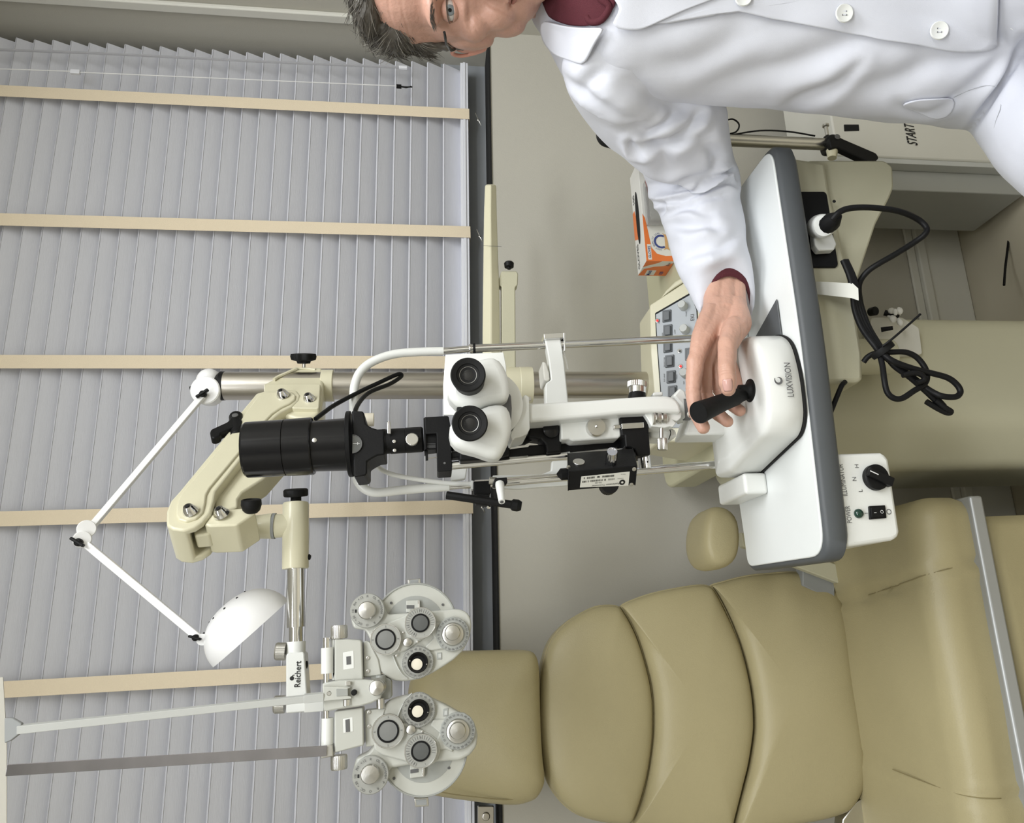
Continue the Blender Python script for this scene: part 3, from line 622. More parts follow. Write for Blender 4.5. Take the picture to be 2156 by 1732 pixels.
# steel pole with clamp lever and a black device head, behind the sleeve
po = thing('monitor_pole', 'slim steel pole with a black clamp lever and a black head behind the white sleeve', 'pole stand', (.98, 1.3, .4))
pY = 1.30
q0, q1 = P(1738, 305, pY), P(1272, 262, pY)
s = MB(); s.cyl(P(1765, 305, pY), V((P(1738, 305, pY).x, pY, P(1290, 280, pY).z)), .0125, .0125, 32); s.build('pole', 'alu', po, angle=50)
s = MB(); s.lathe(P(1750, 307, pY), Z_, [(.014, -.006), (.021, -.004), (.021, .014), (.015, .016)], 28); s.ell(P(1752, 300, pY-.02), .016, .016, .016); s.prism(PP([(1745,290),(1758,283),(1775,292),(1845,322),(1851,332),(1840,343),(1828,340),(1764,310),(1750,312)], pY-.035, .004), (0, .016, 0)); lv = s.build('clamp_lever', 'black', po, bevel=.002)
s = MB(); s.lathe(P(1763, 288, pY-.036), (0, -1, 0), [(.006, 0), (.006, .001), (.004, .0015)], 16); s.build('lever_screw', 'gink', lv)
s = MB(); s.lathe(P(1739, 268, pY), (1, 0, .0), [(.004, -.02), (.004, 0), (.007, .002), (.007, .006), (.003, .009)], 16); s.build('clamp_screw', 'alu', po)
s = MB(); s.cyl(P(1752, 317, pY-.02), P(1752, 333, pY-.02), .012, .009, 16); s.build('clamp_boss', 'cream', po)
s = MB(); s.prism(rounded([P(x, y, pY-.02) for x, y in ((1266,180),(1264,262),(1275,278),(1310,288),(1420,290),(1425,180))], .012), (0, .05, 0)); s.build('device_head', 'black', po, bevel=.006, seg=3)
s = MB(); s.tube([P(1450, 300, pY), P(1535, 282, pY-.01), P(1552, 275, pY-.01), P(1556, 262, pY-.01), P(1546, 252, pY-.01), P(1533, 252, pY-.01), P(1500, 262, pY)], .0017, 8, 5); s.tube([P(1540, 284, pY-.01), P(1600, 275, pY-.01), P(1660, 277, pY-.01), P(1716, 286, pY-.01)], .0017, 8, 5); s.build('signal_cable', 'black', po)
# ================================================================ slit lamp microscope
sl_ = thing('slit_lamp', 'white and black slit lamp microscope on its sliding base on the table', 'slit lamp', (.28, 1.0, ZT))
lg = V((0, 1, 0))
def Z8(pts): return [(880+a/4.442, 700+b/4.442) for a, b in pts]
def Z2(pts): return [(1240+a/5.4125, 740+b/5.4125) for a, b in pts]
def Z5(pts): return [(1020+a/5.39, 860+b/5.39) for a, b in pts]
def Z7(pts): return [(700+a/7.187, 840+b/7.187) for a, b in pts]
def pr(name, pts, Y, th, m_, par, bev=.002, r=0, **k):
    return MB().prism(PP(pts, Y, r), (0, th, 0)).build(name, m_, par, bevel=bev, **k)
# sliding base
ft = [V((.352, .928, 0)), V((.300, .916, 0)), V((.245, .920, 0)), V((.224, .937, 0)), V((.199, 1.079, 0)), V((.202, 1.135, 0)), V((.375, 1.135, 0)), V((.378, .965, 0))]
def brg(z, ins):
    c = V((.285, 1.03, 0)); q = []
    for p in rounded(ft, [.02, .05, .02, .02, .006, .004, .004, .03], 6):
        d = (p-c); q.append(V((c.x+d.x*(1-ins/abs(d.length)), c.y+d.y*(1-ins/abs(d.length)), z)))
    return q
s = MB(); s.loft([brg(.8735, .004), brg(.876, 0), brg(.900, .0005), brg(.917, .0015), brg(.9225, .0045), brg(.9255, .0095), brg(.928, .04), brg(.929, .08)]); s.build('base', 'white', sl_, angle=60)
s = MB(); s.loft([brg(.8712, -.0015), brg(.8745, -.0015)]); s.build('base_skirt', 'dark', sl_)
bs = bpy.data.objects['base']
pc = P(1660, 800, .9175); text('LUXVISION', pc+V((0, -.0022, 0)), .0125, 'gink', bs, right=V((1, -.03, 0)), up=Z_, width=px(74, pc), bold=True)
# the brand's swirl above the word
c = P(1639, 800, .915); pts = []
sw = MB(); path = []
R_ = px(8.5, c)
for i in range(22):
    a = math.radians(60+330*i/21); rr = R_*(1-.35*(i/21)); path.append(c+V((0, -.0005, 0))+X_*math.cos(a)*rr*1.05+Z_*math.sin(a)*rr)
n_ = len(path); o1, o2 = [], []
for i, p in enumerate(path):
    t = i/(n_-1); wd = R_*.28*math.sin(math.pi*min(1, .08+t*.92)); d = (p-c); d.normalize(); o1.append(p+d*wd); o2.append(p-d*wd)
sw.loft([[a, b, b+V((0, .0006, 0)), a+V((0, .0006, 0))] for a, b in zip(o1, o2)]); sw.build('emblem', 'gink', bs)
# boot and joystick
jb = PZ(1579, 822, .928)
s = MB(); s.lathe(jb, Z_, [(.0165, -.001), (.0160, .0012), (.0115, .002), (.0085, .006), (.008, .016)], 36); s.build('joystick_boot', 'rubber', sl_, angle=60)
j0 = P(1566, 828, .965); j1 = P(1470, 869, .925)
ax = (j1-j0).normalized(); L = (j1-j0).length
s = MB(); s.lathe(jb+V((0, 0, .004)), j0-jb, [(.0085, 0), (.0095, (j0-jb).length)], 24); s.lathe(j0, ax, [(.0098, -.002), (.0102, L*.12), (.0118, L*.2), (.0118, L*.45), (.0132, L*.75), (.0148, L-.002), (.0143, L), (.0135, L-.0008), (.002, L-.0012)], 40); s.build('joystick', 'rubber', sl_, angle=40)
# tower block rising from the base behind the joystick
pr('tower', [(1441,915),(1454,875),(1470,805),(1535,770),(1560,790),(1540,914)], 1.065, .055, 'white', sl_, .004)
pr('arm_foot', Z2([(960,500),(1035,412),(1095,440),(1150,600),(1180,730),(1090,760),(1050,600)]), 1.045, .04, 'white', sl_, .003)
s = MB(); s.lathe(P(1443, 862, 1.05), P(1440, 862, 1.05)-P(1450, 862, 1.05), [(.016, -.006), (.016, .003)], 28); s.build('pivot_ring', 'gink', sl_)
s = MB(); s.lathe(P(1455, 872, 1.03), (0, -1, .1), [(.006, 0), (.006, .002), (.003, .003)], 20); s.build('pivot_screw', 'chrome', sl_)
# microscope arm
pr('microscope_arm', [(1110,849),(1180,845),(1240,842),(1314,836),(1380,832),(1402,832),(1416,835),(1426,841),(1433,852),(1436,868),(1388,867),(1305,871),(1240,878),(1112,888)], 1.02, .045, 'white', sl_, .005, seg=3)
pr('arm_yoke', [(1355,868),(1436,867),(1434,880),(1426,886),(1418,884),(1424,890),(1417,899),(1410,897),(1400,900),(1372,897),(1366,885)], 1.03, .04, 'white', sl_, .004)
pr('lower_yoke', Z2([(690,860),(860,850),(990,880),(1010,970),(920,990),(700,980)]), 1.06, .04, 'white', sl_, .004)
s = MB(); s.cyl(P(1393, 893, 1.035), P(1393, 925, 1.035), px(4.5, P(1393, 900, 1.03)), px(4.5, P(1393, 900, 1.03)), 20); s.build('lock_stem', 'alu', sl_)
def knurl(name, a, b, r, m_, n=36, par=None, rim=.04): 
    s = MB(); d = b-a; L = d.length; s.lathe(a, d, [(r*.9, 0), (r, L*.08), (r, L*.92), (r*.9, L)], n*2, sq=lambda t: 1+rim*math.cos(n*t)); return s.build(name, m_, par or sl_, angle=25)
g_ = P(1393, 930, 1.035); knurl('lock_screw', P(1394, 923, 1.035), P(1395, 947, 1.035), px(10, g_), 'alu', 24)
s = MB(); s.lathe(P(1384, 880, 1.03), P(1380, 881, 1.03)-P(1395, 881, 1.03), [(.006, -.014), (.0085, -.012), (.0085, -.008), (.006, -.007), (.009, -.004), (.009, .0), (.006, .002), (.010, .005), (.010, .008)], 24); s.build('spring_collar', 'alu', sl_)
g_ = P(1341, 820, 1.05); s = MB(); s.cyl(P(1341, 843, 1.045), P(1342, 825, 1.045), px(20, g_), px(17, g_), 28); s.build('knob_seat', 'black', sl_)
knurl('lock_knob', P(1342, 829, 1.045), P(1342, 814, 1.045), px(18, g_), 'chrome', 12, rim=.0); knurl('lock_knob_grip', P(1341, 816, 1.045), P(1341, 804, 1.045), px(20, g_), 'alu', 30)
pr('arm_stop', Z2([(732,462),(842,452),(846,500),(732,503)]), 1.04, .02, 'white', sl_, .002)
# microscope body, magnifier drum and eyepiece prisms
c = P(1048, 852, 1.04)
s = MB(); s.lathe(P(1030, 850, 1.0), (.12, 1, 0), [(.040, 0), (.046, .002), (.047, .02), (.047, .05), (.040, .055)], 56); s.build('magnifier_drum', 'white', sl_, angle=50)
pr('body_block', Z8([(985,590),(1010,580),(1040,600),(1046,900),(1020,950),(960,975),(905,985),(900,1000),(880,1010),(860,960),(940,800)]), 1.012, .06, 'white', sl_, .003)
pr('body_screw', Z8([(1032,600),(1057,598),(1057,632),(1034,634)]), 1.02, .006, 'alu', sl_, .001)
pr('body_core', Z8([(700,560),(870,560),(880,700),(870,900),(820,920),(700,900)]), .985, .05, 'gink', sl_, .004)
U = Z8([(600,235),(660,222),(712,222),(765,250),(810,310),(838,380),(855,460),(860,560),(845,605),(820,628),(780,640),(700,650),(640,664),(590,684),(520,700),(430,692),(350,660),(300,610),(280,560),(284,500),(330,420),(420,320),(520,260)])
D = Z8([(600,692),(660,668),(730,655),(790,658),(835,680),(865,730),(880,800),(882,880),(868,960),(842,1040),(805,1110),(770,1150),(712,1166),(650,1154),(540,1115),(420,1085),(350,1050),(308,1000),(293,930),(300,860),(340,800),(420,740),(520,700)])
pr('prism_housing', U, .962, .045, 'white', sl_, .014, seg=5)
pr('prism_housing', D, .952, .045, 'white', sl_, .014, seg=5)
def eyepiece(a, b, r, tab=None):
    d = (b-a); L = d.length; s = MB()
    s.lathe(a, d, [(r*.46, .004), (r*.52, .0035), (r*.62, .003), (r*.66, .0015), (r*.93, 0), (r*.985, .0008), (r, .003), (r*.985, .010), (r*.92, .012), (r*.90, L*.8), (r*.86, L), (r*.3, L)], 56)
    o = s.build('eyepiece', 'rubber', sl_, angle=40)
    s = MB(); s.lathe(a, d, [(r*.05, .0035), (r*.25, .0037), (r*.45, .0048), (r*.45, .0055)], 40); s.build('eye_lens', 'eyelens', o, angle=60)
    s = MB(); pts = [a+d.normalized()*.0034+(frame(d)[0]*math.cos(t)+frame(d)[1]*math.sin(t))*r*.48 for t in np.linspace(0, 2*math.pi, 41)[:-1]]; s.tube(pts, r*.012, 6, 0, True); s.build('lens_ring', 'alu', o)
    return o
a1 = P(985.3, 788, .925); eyepiece(a1, P(988.5, 805, .972), px(37.3, a1))
a2 = P(989, 890.7, .918); e_ = eyepiece(a2, P(992, 896, .962), px(38.2, a2))
pr('focus_tab', Z8([(360,690),(400,690),(470,700),(440,740),(370,750)]), .935, .012, 'rubber', e_, .002)
# pale breath shield behind the eyepieces
sh = pr('breath_shield', [(938,746),(1060,741),(1066,772),(1066,873),(934,873),(933,810)], 1.035, .0025, 'white', sl_, .0008, label='flat white breath shield')
# illumination tower
ax0, ax1 = P(516, 947, 1.12), P(660, 938.5, 1.12)
rr_ = lambda y, p=ax0: px(y, p)
d_ = (ax1-ax0); L = d_.length; s = MB()
s.lathe(ax0, d_, [(rr_(40), -.0005), (rr_(56), 0), (rr_(59), .003), (rr_(60), L*.585), (rr_(57.5), L*.59), (rr_(57.5), L*.60), (rr_(60.5), L*.605), (rr_(61.5), L-.0015), (rr_(60), L)], 72)
lh = s.build('lamp_house', 'blackg', sl_, angle=30)
b0, b1 = P(659, 939, 1.12), P(735, 935, 1.12); s = MB(); s.lathe(b0, b1-b0, [(rr_(54), 0), (rr_(57), (b1-b0).length)], 64); s.build('lamp_sleeve', 'blackg', sl_)
s = MB(); q = P(671, 939, 1.12)+V((0, -rr_(54.5), 0)); s.lathe(P(670, 939, 1.12+.0)+V((-.0, -rr_(54.6), 0)), (0, -1, 0), [(.0032, 0), (.0032, .0008), (.0015, .0012)], 16); s.build('case_screw', 'alu', lh)
f0, f1 = P(732, 934.5, 1.12), P(741, 934, 1.12); s = MB(); s.lathe(f0, f1-f0, [(rr_(69), 0), (rr_(71), .001), (rr_(71), (f1-f0).length)], 64); s.build('lamp_flange', 'black', sl_, angle=40)
hp = [(740,864),(764,865),(767,871),(770,891),(781,899),(794,903),(808.5,902.5),(810,957),(795,958.5),(783,965),(773,971.5),(773,996),(769,1001),(745,1004)]
pr('filter_head', hp, 1.085, .07, 'black', sl_, .003)
s = MB(); c = P(742, 934.5, 1.083); rw = px(19.5, c); pts = [c+Z_*(-rw*math.sin(t))+X_*(rw*math.cos(t)) for t in np.linspace(0, math.pi, 24)]; s.prism(pts, (0, .004, 0)); sw_ = s.build('scale_window', 'glass', sl_)
s = MB(); s.tube([p+V((0, -.0005, 0)) for p in pts], .0006, 6, 0); s.build('window_rim', 'gink', sw_)
s = MB(); s.obox(P(750, 933.5, 1.082), Z_*px(7, c), X_*.0004, Y_*.0002); s.obox(P(753, 933.5, 1.082), Z_*px(.8, c), X_*.0016, Y_*.0002); s.build('scale_mark', 'wink', sw_)
n0, n1 = P(806, 930, 1.105), P(892, 924.5, 1.105)
s = MB(); L = (n1-n0).length; rn = px(27, n0); s.lathe(n0, n1-n0, [(rn, 0), (rn, L*.08), (rn*.96, L*.09), (rn*.96, L*.18), (rn*.99, L*.19), (rn*.99, L*.54), (rn*.97, L*.545), (rn*.97, L*.555), (rn, L*.56), (rn, L*.95), (rn*.9, L)], 56); nk = s.build('filter_neck', 'black', sl_, angle=25)
s = MB(); s.cyl(P(819, 888, 1.09), P(820, 914, 1.083), .0022, .0022, 14); s.cyl(P(816.5, 889, 1.092), P(817, 912, 1.09), .0008, .0008, 8); s.build('filter_lever', 'chrome', sl_)
c = P(867.7, 926.3, 1.084); knurl('slit_knob', c, c+V((0, -.007, 0)), px(13, c), 'alu', 24, rim=.025)
for x_, y_ in ((830, 929), (831, 948)):
    c = P(x_, y_, 1.0865 if y_ < 940 else 1.089); s = MB(); s.lathe(c, (0, -1, 0), [(.0024, 0), (.0024, .0008), (.0014, .001), (.0012, .0002)], 16); s.build('neck_screw', 'alu', nk)
pr('slit_plate', [(891.5,880),(896,878),(897,912),(898,945),(893,948)], 1.08, .04, 'black', sl_, .0005)
pr('slit_housing', [(894,877.6),(942,875),(945,877),(949,900),(952,989),(950,991),(923,992.5),(920.5,990),(919,912),(896,913)], 1.075, .05, 'black', sl_, .002)
pr('scale_drum', [(896,908),(919,907),(920,945),(897,947)], 1.085, .03, 'black', sl_, .001)
s = MB()
for k in range(4): s.obox(P(908, 934+k*2.6, 1.0845), Z_*px(9, P(908, 930, 1.08)), X_*.0003, Y_*.0003)
s.build('scale_lines', 'gink', sl_)
s = MB(); s.prism(PP([(895,946),(901,945.5),(901.5,968),(896,969)], 1.088), (0, .004, 0)); cbm = s.build('comb', 'black', sl_)
s = MB(); s.cyl(P(899, 965, 1.09), P(922, 962, 1.09), .0008, .0008, 8); s.build('comb_rod', 'alu', cbm)
s = MB(); s.lathe(P(936, 974.5, 1.075), (0, -1, 0), [(.0016, 0), (.0016, .0005)], 14); s.build('neck_screw', 'gink', sl_)
pr('filter_box', [(967,944),(1015,938),(1073,932),(1074,956),(1038,966),(967,970)], 1.06, .035, 'black', sl_, .003)
pr('slit_bracket', [(944,900),(985,893),(1010,905),(1010,930),(968,945),(952,948)], 1.09, .02, 'black', sl_, .002)
pr('slit_bracket', [(949,951),(970,950),(970,962),(950,964)], 1.08, .02, 'black', sl_, .002)
s = MB(); cr0, cr1 = P(951, 980, 1.085), P(1200, 958, 1.07); s.cyl(cr0, cr1, px(8.6, cr0), px(8.6, cr0), 28); s.cyl(P(1180, 960, 1.071), P(1330, 944, 1.065), px(6, cr0), px(6, cr0), 20); s.build('support_rod', 'chrome', sl_)
pr('illumination_bar', [(1066,950),(1074,945),(1113,940),(1114,937),(1181,933),(1313,925),(1345,922),(1345,942),(1320,943),(1190,954),(1074,962),(1066,962)], 1.075, .018, 'black', sl_, .0015)
pr('mirror_mount', Z5([(510,205),(620,195),(640,160),(865,148),(876,370),(870,495),(705,505),(695,405),(640,345),(490,322)]), 1.06, .035, 'black', sl_, .003)
s = MB(); s.lathe(P(1160, 905, 1.058), (0, -1, 0), [(.012, 0), (.012, .004), (.010, .005)], 28); s.build('mirror_cap', 'blackg', sl_)
pr('mirror_lever', Z5([(340,325),(430,300),(500,285),(620,330),(560,350),(460,400),(350,412)]), 1.075, .01, 'black', sl_, .001)
s = MB(); s.tube([P(*p, 1.055) for p in Z5([(560,160),(590,190),(560,205),(545,180)])], .0008, 6, 4); s.build('mirror_spring', 'black', sl_)
pr('illumination_arm', Z5([(866,150),(1200,118),(1532,85),(1552,300),(1540,322),(1515,332),(1000,368),(965,345),(870,352)]), 1.045, .04, 'white', sl_, .005, seg=3)
c = P(1253, 901, 1.045); s = MB(); r_ = px(19.5, c); s.lathe(c, (0, -1, 0), [(r_*1.05, 0), (r_*1.05, .003), (r_, .009), (r_*.97, .010), (r_*.18, .0105), (r_*.14, .0125), (r_*.02, .0135)], 56); s.build('centring_screw', 'alu', sl_, angle=30)
pr('tilt_housing', Z5([(1534,95),(1855,70),(1887,525),(1732,540),(1710,462),(1650,440),(1600,440),(1590,310),(1553,310)]), 1.04, .04, 'black', sl_, .003)
pr('latch_bar', Z5([(1555,168),(1810,152),(1813,214),(1560,233)]), 1.036, .006, 'chrome', sl_, .0008)
pr('latch_clip', Z5([(1466,185),(1545,180),(1548,222),(1468,228)]), 1.038, .008, 'alu', sl_, .001)
g_ = P(1355, 972, 1.05); s = MB(); L0, L1 = P(1355.5, 959, 1.055), P(1359, 987, 1.055); s.lathe(L0, L1-L0, [(px(13, g_), 0), (px(13, g_), (L1-L0).length)], 64, sq=lambda t: 1+.02*math.cos(30*t)); rg = s.build('angle_ring', 'chrome', sl_, angle=20)
s = MB(); s.lathe(P(1363, 972, 1.0465), (0, -1, 0), [(.0014, 0), (.0014, .0004)], 10); s.build('index_dot', 'dark', rg)
s = MB(); s.tube([P(1384, 898, 1.06), P(1405, 900, 1.055), P(1412, 910, 1.055), P(1408, 925, 1.06)], .0007, 6, 5); s.build('wire', 'dark', sl_)
# tonometer
tn = MB()
def tring(i):
    x0 = [(1195,954,1.02),(1198,992,.985),(1196,1032,1.005),(1196,1032,1.04),(1195,954,1.05)]; x1 = [(1333,944,1.02),(1342,980,.985),(1338,1020,1.005),(1338,1020,1.04),(1333,944,1.05)]
    return [P(a[0]+(b[0]-a[0])*i, a[1]+(b[1]-a[1])*i, a[2]) for a, b in zip(x0, x1)]
tn.loft([tring(0), tring(1)]); to = tn.build('tonometer', 'black', sl_, bevel=.001)
def grow(r, k):
    c = sum(r, V((0, 0, 0)))/len(r); return [c+(p-c)*k for p in r]
for e0_, e1_ in ((-.004, .008), (.985, 1.0)): MB().loft([grow(tring(e0_), 1.04), grow(tring(e1_), 1.04)]).build('end_plate', 'black', to, bevel=.0006)
tr0, tr1 = tring(0), tring(1)
uu = (tr1[1]-tr0[1]).normalized(); vv = (tr0[2]-tr0[1]).normalized(); nv = uu.cross(vv).normalized(); nv = nv if nv.y < 0 else -nv
def TL(x, y, off=.0005):
    q = ray(x, y); p0 = tr0[1]+nv*off; return CAM+q*((p0-CAM).dot(nv)/q.dot(nv))
lb = MB().prism([TL(x, y) for x, y in ((1224,1003),(1326,992.5),(1323,1022),(1221,1026))], nv*-.0003).build('rating_label', 'trim', to)
wu = -uu; wv = nv.cross(wu)      # the writing stands on its head in the photo
text('Applanation Tonometer', TL(1275, 1020, .0008), .0035, 'ink', lb, right=wu, up=wv, width=px(62, tr0[1]))
text('TM-100', TL(1260, 1015.5, .0008), .0030, 'ink', lb, right=wu, up=wv)
text('Luxvision', TL(1306, 1007, .0008), .0022, 'gink', lb, right=wu, up=wv); text('Made by', TL(1312, 998, .0008), .0020, 'gink', lb, right=wu, up=wv)
random.seed(2); s = MB()
for row, (xa, ya, xb, yb2) in enumerate(((1230, 1006.5, 1292, 1001), (1227, 1014, 1293, 1008))):
    for k in range(30):
        t = k/29
        if random.random() < .3: continue
        s.obox(TL(xa+(xb-xa)*t, ya+(yb2-ya)*t, .0007), uu*(.0002+.0003*random.random()), vv*px(2.2, tr0[1]), nv*.0001)
s.build('barcode', 'ink', lb)
s = MB(); c = TL(1310, 1015, .0007); s.lathe(c, nv, [(.0042, 0), (.0042, .0001)], 24, ); lgq = s.build('label_emblem', 'ink', lb)
s = MB(); s.lathe(c+nv*.0002, nv, [(.0016, 0), (.0016, .0001)], 16); s.build('emblem_eye', 'trim', lb)
vu = (tr0[0]-tr0[1]).normalized(); nu = uu.cross(vu).normalized(); nu = nu if nu.y < 0 else -nu
def TU(x, y, off=.0005):
    q = ray(x, y); p0 = tr0[1]+nu*off; return CAM+q*((p0-CAM).dot(nu)/q.dot(nu))
s = MB(); c = TU(1218.5, 973, 0); s.lathe(c, nu, [(px(12.6, c), 0), (px(12.6, c), .0012), (px(12, c), .0016)], 40); s.build('silver_cap', 'alu', to)
c = TU(1286, 974, 0); c2 = P(1289, 950, .972); s = MB(); s.cyl(TU(1284, 979, 0), c, .0065, .0065, 20); s.build('knob_base', 'black', to)
s = MB(); d = c2-c; L = d.length; s.lathe(c, d, [(px(11.5, c), 0), (px(12, c), .002), (px(12, c), L*.7), (px(10.5, c), L), (px(8.5, c), L), (px(8, c), L-.001)], 72, sq=lambda t: 1+.035*math.cos(18*t)); s.build('height_knob', 'chrome', to, angle=25)
s = MB(); c = P(1281, 1022, 1.015); s.lathe(c+V((0, -.010, 0)), (0, 1, 0), [(px(19, c), 0), (px(19, c), .016)], 60, sq=lambda t: 1+.02*math.cos(30*t)); s.build('force_drum', 'black', to, angle=25)
for x_, y_, f_ in ((1335, 987, TU), (1329, 1019, TL), (1197, 983, TU)):
    s = MB(); s.lathe(f_(x_, y_, .001), nv, [(.0028, 0), (.0028, .001), (.0012, .0014)], 14); s.build('case_screw', 'alu', to)
s = MB(); b0_, b1_ = P(1172, 999, 1.015), P(1197, 997, 1.015); s.lathe(b0_, b1_-b0_, [(.0015, 0), (.0082, .006), (.0082, (b1_-b0_).length)], 8); s.build('feeler_boss', 'black', to, angle=20)
s = MB(); s.cyl(P(1062, 1012, 1.015), P(1176, 1000.5, 1.015), .0013, .0013, 12); s.build('feeler_arm', 'alu', to)
s = MB(); s.prism(PP(Z8([(722,1360),(832,1352),(838,1402),(815,1420),(725,1432),(700,1428),(712,1380)]), 1.006), (0, .018, 0)); fh_ = s.build('prism_holder', 'black', to, bevel=.001)
s = MB(); h0, h1 = P(1052, 1018, 1.008), P(1056.5, 1056, .985); s.lathe(h0, h1-h0, [(px(9.5, h0), 0), (px(9.5, h0), .004), (px(6.5, h0), (h1-h0).length), (px(5, h0), (h1-h0).length)], 28); pz = s.build('tonometer_prism', 'white', to, angle=50)
s = MB(); s.lathe(h1+(h1-h0).normalized()*.0002, h1-h0, [(px(3.6, h0), 0), (px(3.6, h0), .0005)], 20); s.build('prism_tip', 'gink', pz)
s = MB(); s.cyl(P(1030, 1011, 1.015), P(1045, 1012, 1.015), .005, .005, 12); s.build('holder_nut', 'alu', to)
# ================================================================ head and chin rest
hr = thing('chin_rest', 'white tube head frame on chrome posts with a chin cup and fixation lamp', 'headrest', (.34, 1.16, ZT))
def yq(x): return 1.20-.05*(x-932)/(1520-932) if x > 932 else 1.20
def PQ(x, y, o=0): return P(x, y, yq(x)+o)
s = MB(); s.tube([PQ(*p) for p in ((934,739),(905,739.5),(875,741),(845,743),(818,748),(793,757),(772,769),(757,785),(749,803),(745,824),(745,865),(747,915),(749,965),(751,1003),(757,1018),(768,1029),(785,1036),(808,1036),(841,1032),(890,1028),(946,1024))], .0070, 16, 4); s.build('frame_tube', 'white', hr, angle=60)
s = MB(); s.tube([PQ(782,955,-.01), PQ(786,972,-.01), PQ(797,984,-.01), PQ(825,998,-.01), PQ(875,1008,-.01), PQ(942,1017,-.01), PQ(995,1018.5,-.01)], .0036, 12, 5); s.build('lamp_cable', 'white', hr)
s = MB(); s.cyl(PQ(768, 883, -.005), PQ(787, 883, -.005), .0105, .0105, 20); s.build('forehead_pad', 'ivory', hr)
s = MB(); g_ = PQ(1000, 731); s.cyl(PQ(932, 739), PQ(995, 733.5), .0056, .0056, 24); s.cyl(PQ(995, 733.5), PQ(1475, 712), .0066, .0066, 32); s.lathe(PQ(988, 734), PQ(995, 733.5)-PQ(980, 734.5), [(.0072, 0), (.0078, .002), (.0072, .005)], 24); s.cyl(PQ(1475, 712), V((PQ(1475, 712).x, yq(1520), ZT)), .0066, .0066, 24); rp = s.build('post', 'chrome', hr, angle=50)
s = MB(); s.cyl(PQ(996.5, 733.4), PQ(1001.5, 733.2), .0088, .0088, 24); s.build('level_ring', 'black', rp)
s = MB(); s.cyl(PQ(945, 1024), PQ(1000, 1019.5), .0054, .0054, 20); s.cyl(PQ(1000, 1019.5), PQ(1530, 976), .0068, .0068, 32); s.cyl(PQ(1530, 976), V((PQ(1530, 976).x, yq(1530), ZT)), .0068, .0068, 24); s.build('post', 'chrome', hr, angle=50)
cbk = MB().prism([PQ(*p, -.01) for p in ((1147,713),(1180,712),(1188,760),(1197,846),(1197,872),(1149,875),(1148,812),(1150,806),(1160,799),(1158,778),(1154,750))], (0, .02, 0)).build('chin_bracket', 'white', hr, bevel=.002)
s = MB(); s.prism([PQ(*p, -.016) for p in ((1145,702),(1189,700),(1190,710),(1146,713))], (0, .03, 0)); s.prism([PQ(*p, -.017) for p in ((1186.5,700),(1190.5,700),(1191.5,738),(1187.5,738))], (0, .02, 0)); s.tube([PQ(1186, 737, -.016), PQ(1192, 758, -.016), PQ(1195.5, 778, -.016)], .0012, 6, 2); s.build('chin_clip', 'chrome', hr, bevel=.0008)
s = MB(); s.prism([PQ(*p, -.008) for p in ((1142,760),(1150,763),(1157,785),(1158,799),(1152,803),(1146,800),(1144,785))], (0, .05, 0)); s.build('chin_cup', 'trim', hr, bevel=.002)
s = MB(); s.prism([PQ(*p, .006) for p in ((1037,1000),(1140,998),(1160,990),(1162,970),(1196,968),(1196,1021),(1150,1024),(1090,1029),(1037,1026))], (0, .012, 0)); s.prism([PQ(*p, .01) for p in ((946,985),(984,982),(980,1008),(950,1013))], (0, .01, 0)); s.build('rest_plate', 'white', hr, bevel=.002)
# fixation lamp on the left post
s = MB(); s.prism([PQ(*p, -.02) for p in ((997,1013),(1032,1011),(1034,1038),(1029,1042),(998,1041))], (0, .03, 0)); fx = s.build('fixation_holder', 'black', hr, bevel=.0015)
s = MB(); s.prism([PQ(*p, -.03) for p in ((1003,1038),(1030,1040),(1032,1064),(1001,1061))], (0, .02, 0)); s.build('fixation_clamp', 'black', hr, bevel=.0015)
k0_, k1_ = PQ(940, 1042, -.035), PQ(1098, 1065, -.035); s = MB(); d = k1_-k0_; L = d.length; s.lathe(k0_, d, [(.0058, 0), (.0062, .001), (.0062, L*.86), (.0088, L*.88), (.0092, L*.95), (.0066, L)], 10); s.build('fixation_lamp', 'rubber', hr, angle=25)
s = MB(); s.lathe(PQ(1028, 1067, -.03), (0, -1, -.3), [(.003, 0), (.003, .003), (.001, .0036)], 14); s.build('clamp_screw', 'chrome', hr)
s = MB(); s.prism([PQ(*p, -.015) for p in ((991,1011),(997,1011),(997,1030),(992,1030))], (0, .015, 0)); s.build('cable_gland', 'white', hr, bevel=.0008)
# rail covers either side of the base
for nm, xs in (('rail_cover', (.166, .198)), ('rail_cover', (.405, .440))):
    s = MB(); z1 = .906
    s.loft([[V((xs[0], 1.068, z)), V((xs[1], 1.068, z)), V((xs[1], 1.178, z)), V((xs[0], 1.178, z))] for z in (ZT, z1)]); s.build(nm, 'white', hr, bevel=.005, seg=3)
# ================================================================ cables by the lamp
cbt = MB(); cbt.tube([P(664, 882, 1.13), P(685, 866, 1.15), P(707, 851, 1.17), P(758, 824, 1.2), P(801, 804, 1.22), P(831, 790, 1.235), P(843, 787, 1.24), P(844, 793, 1.24), P(821, 808, 1.22), P(781, 824, 1.19), P(761, 841, 1.165), P(748, 864, 1.13), P(750, 880, 1.12)], .0034, 10, 5)
cbt.build('supply_cable', 'black', sl_)
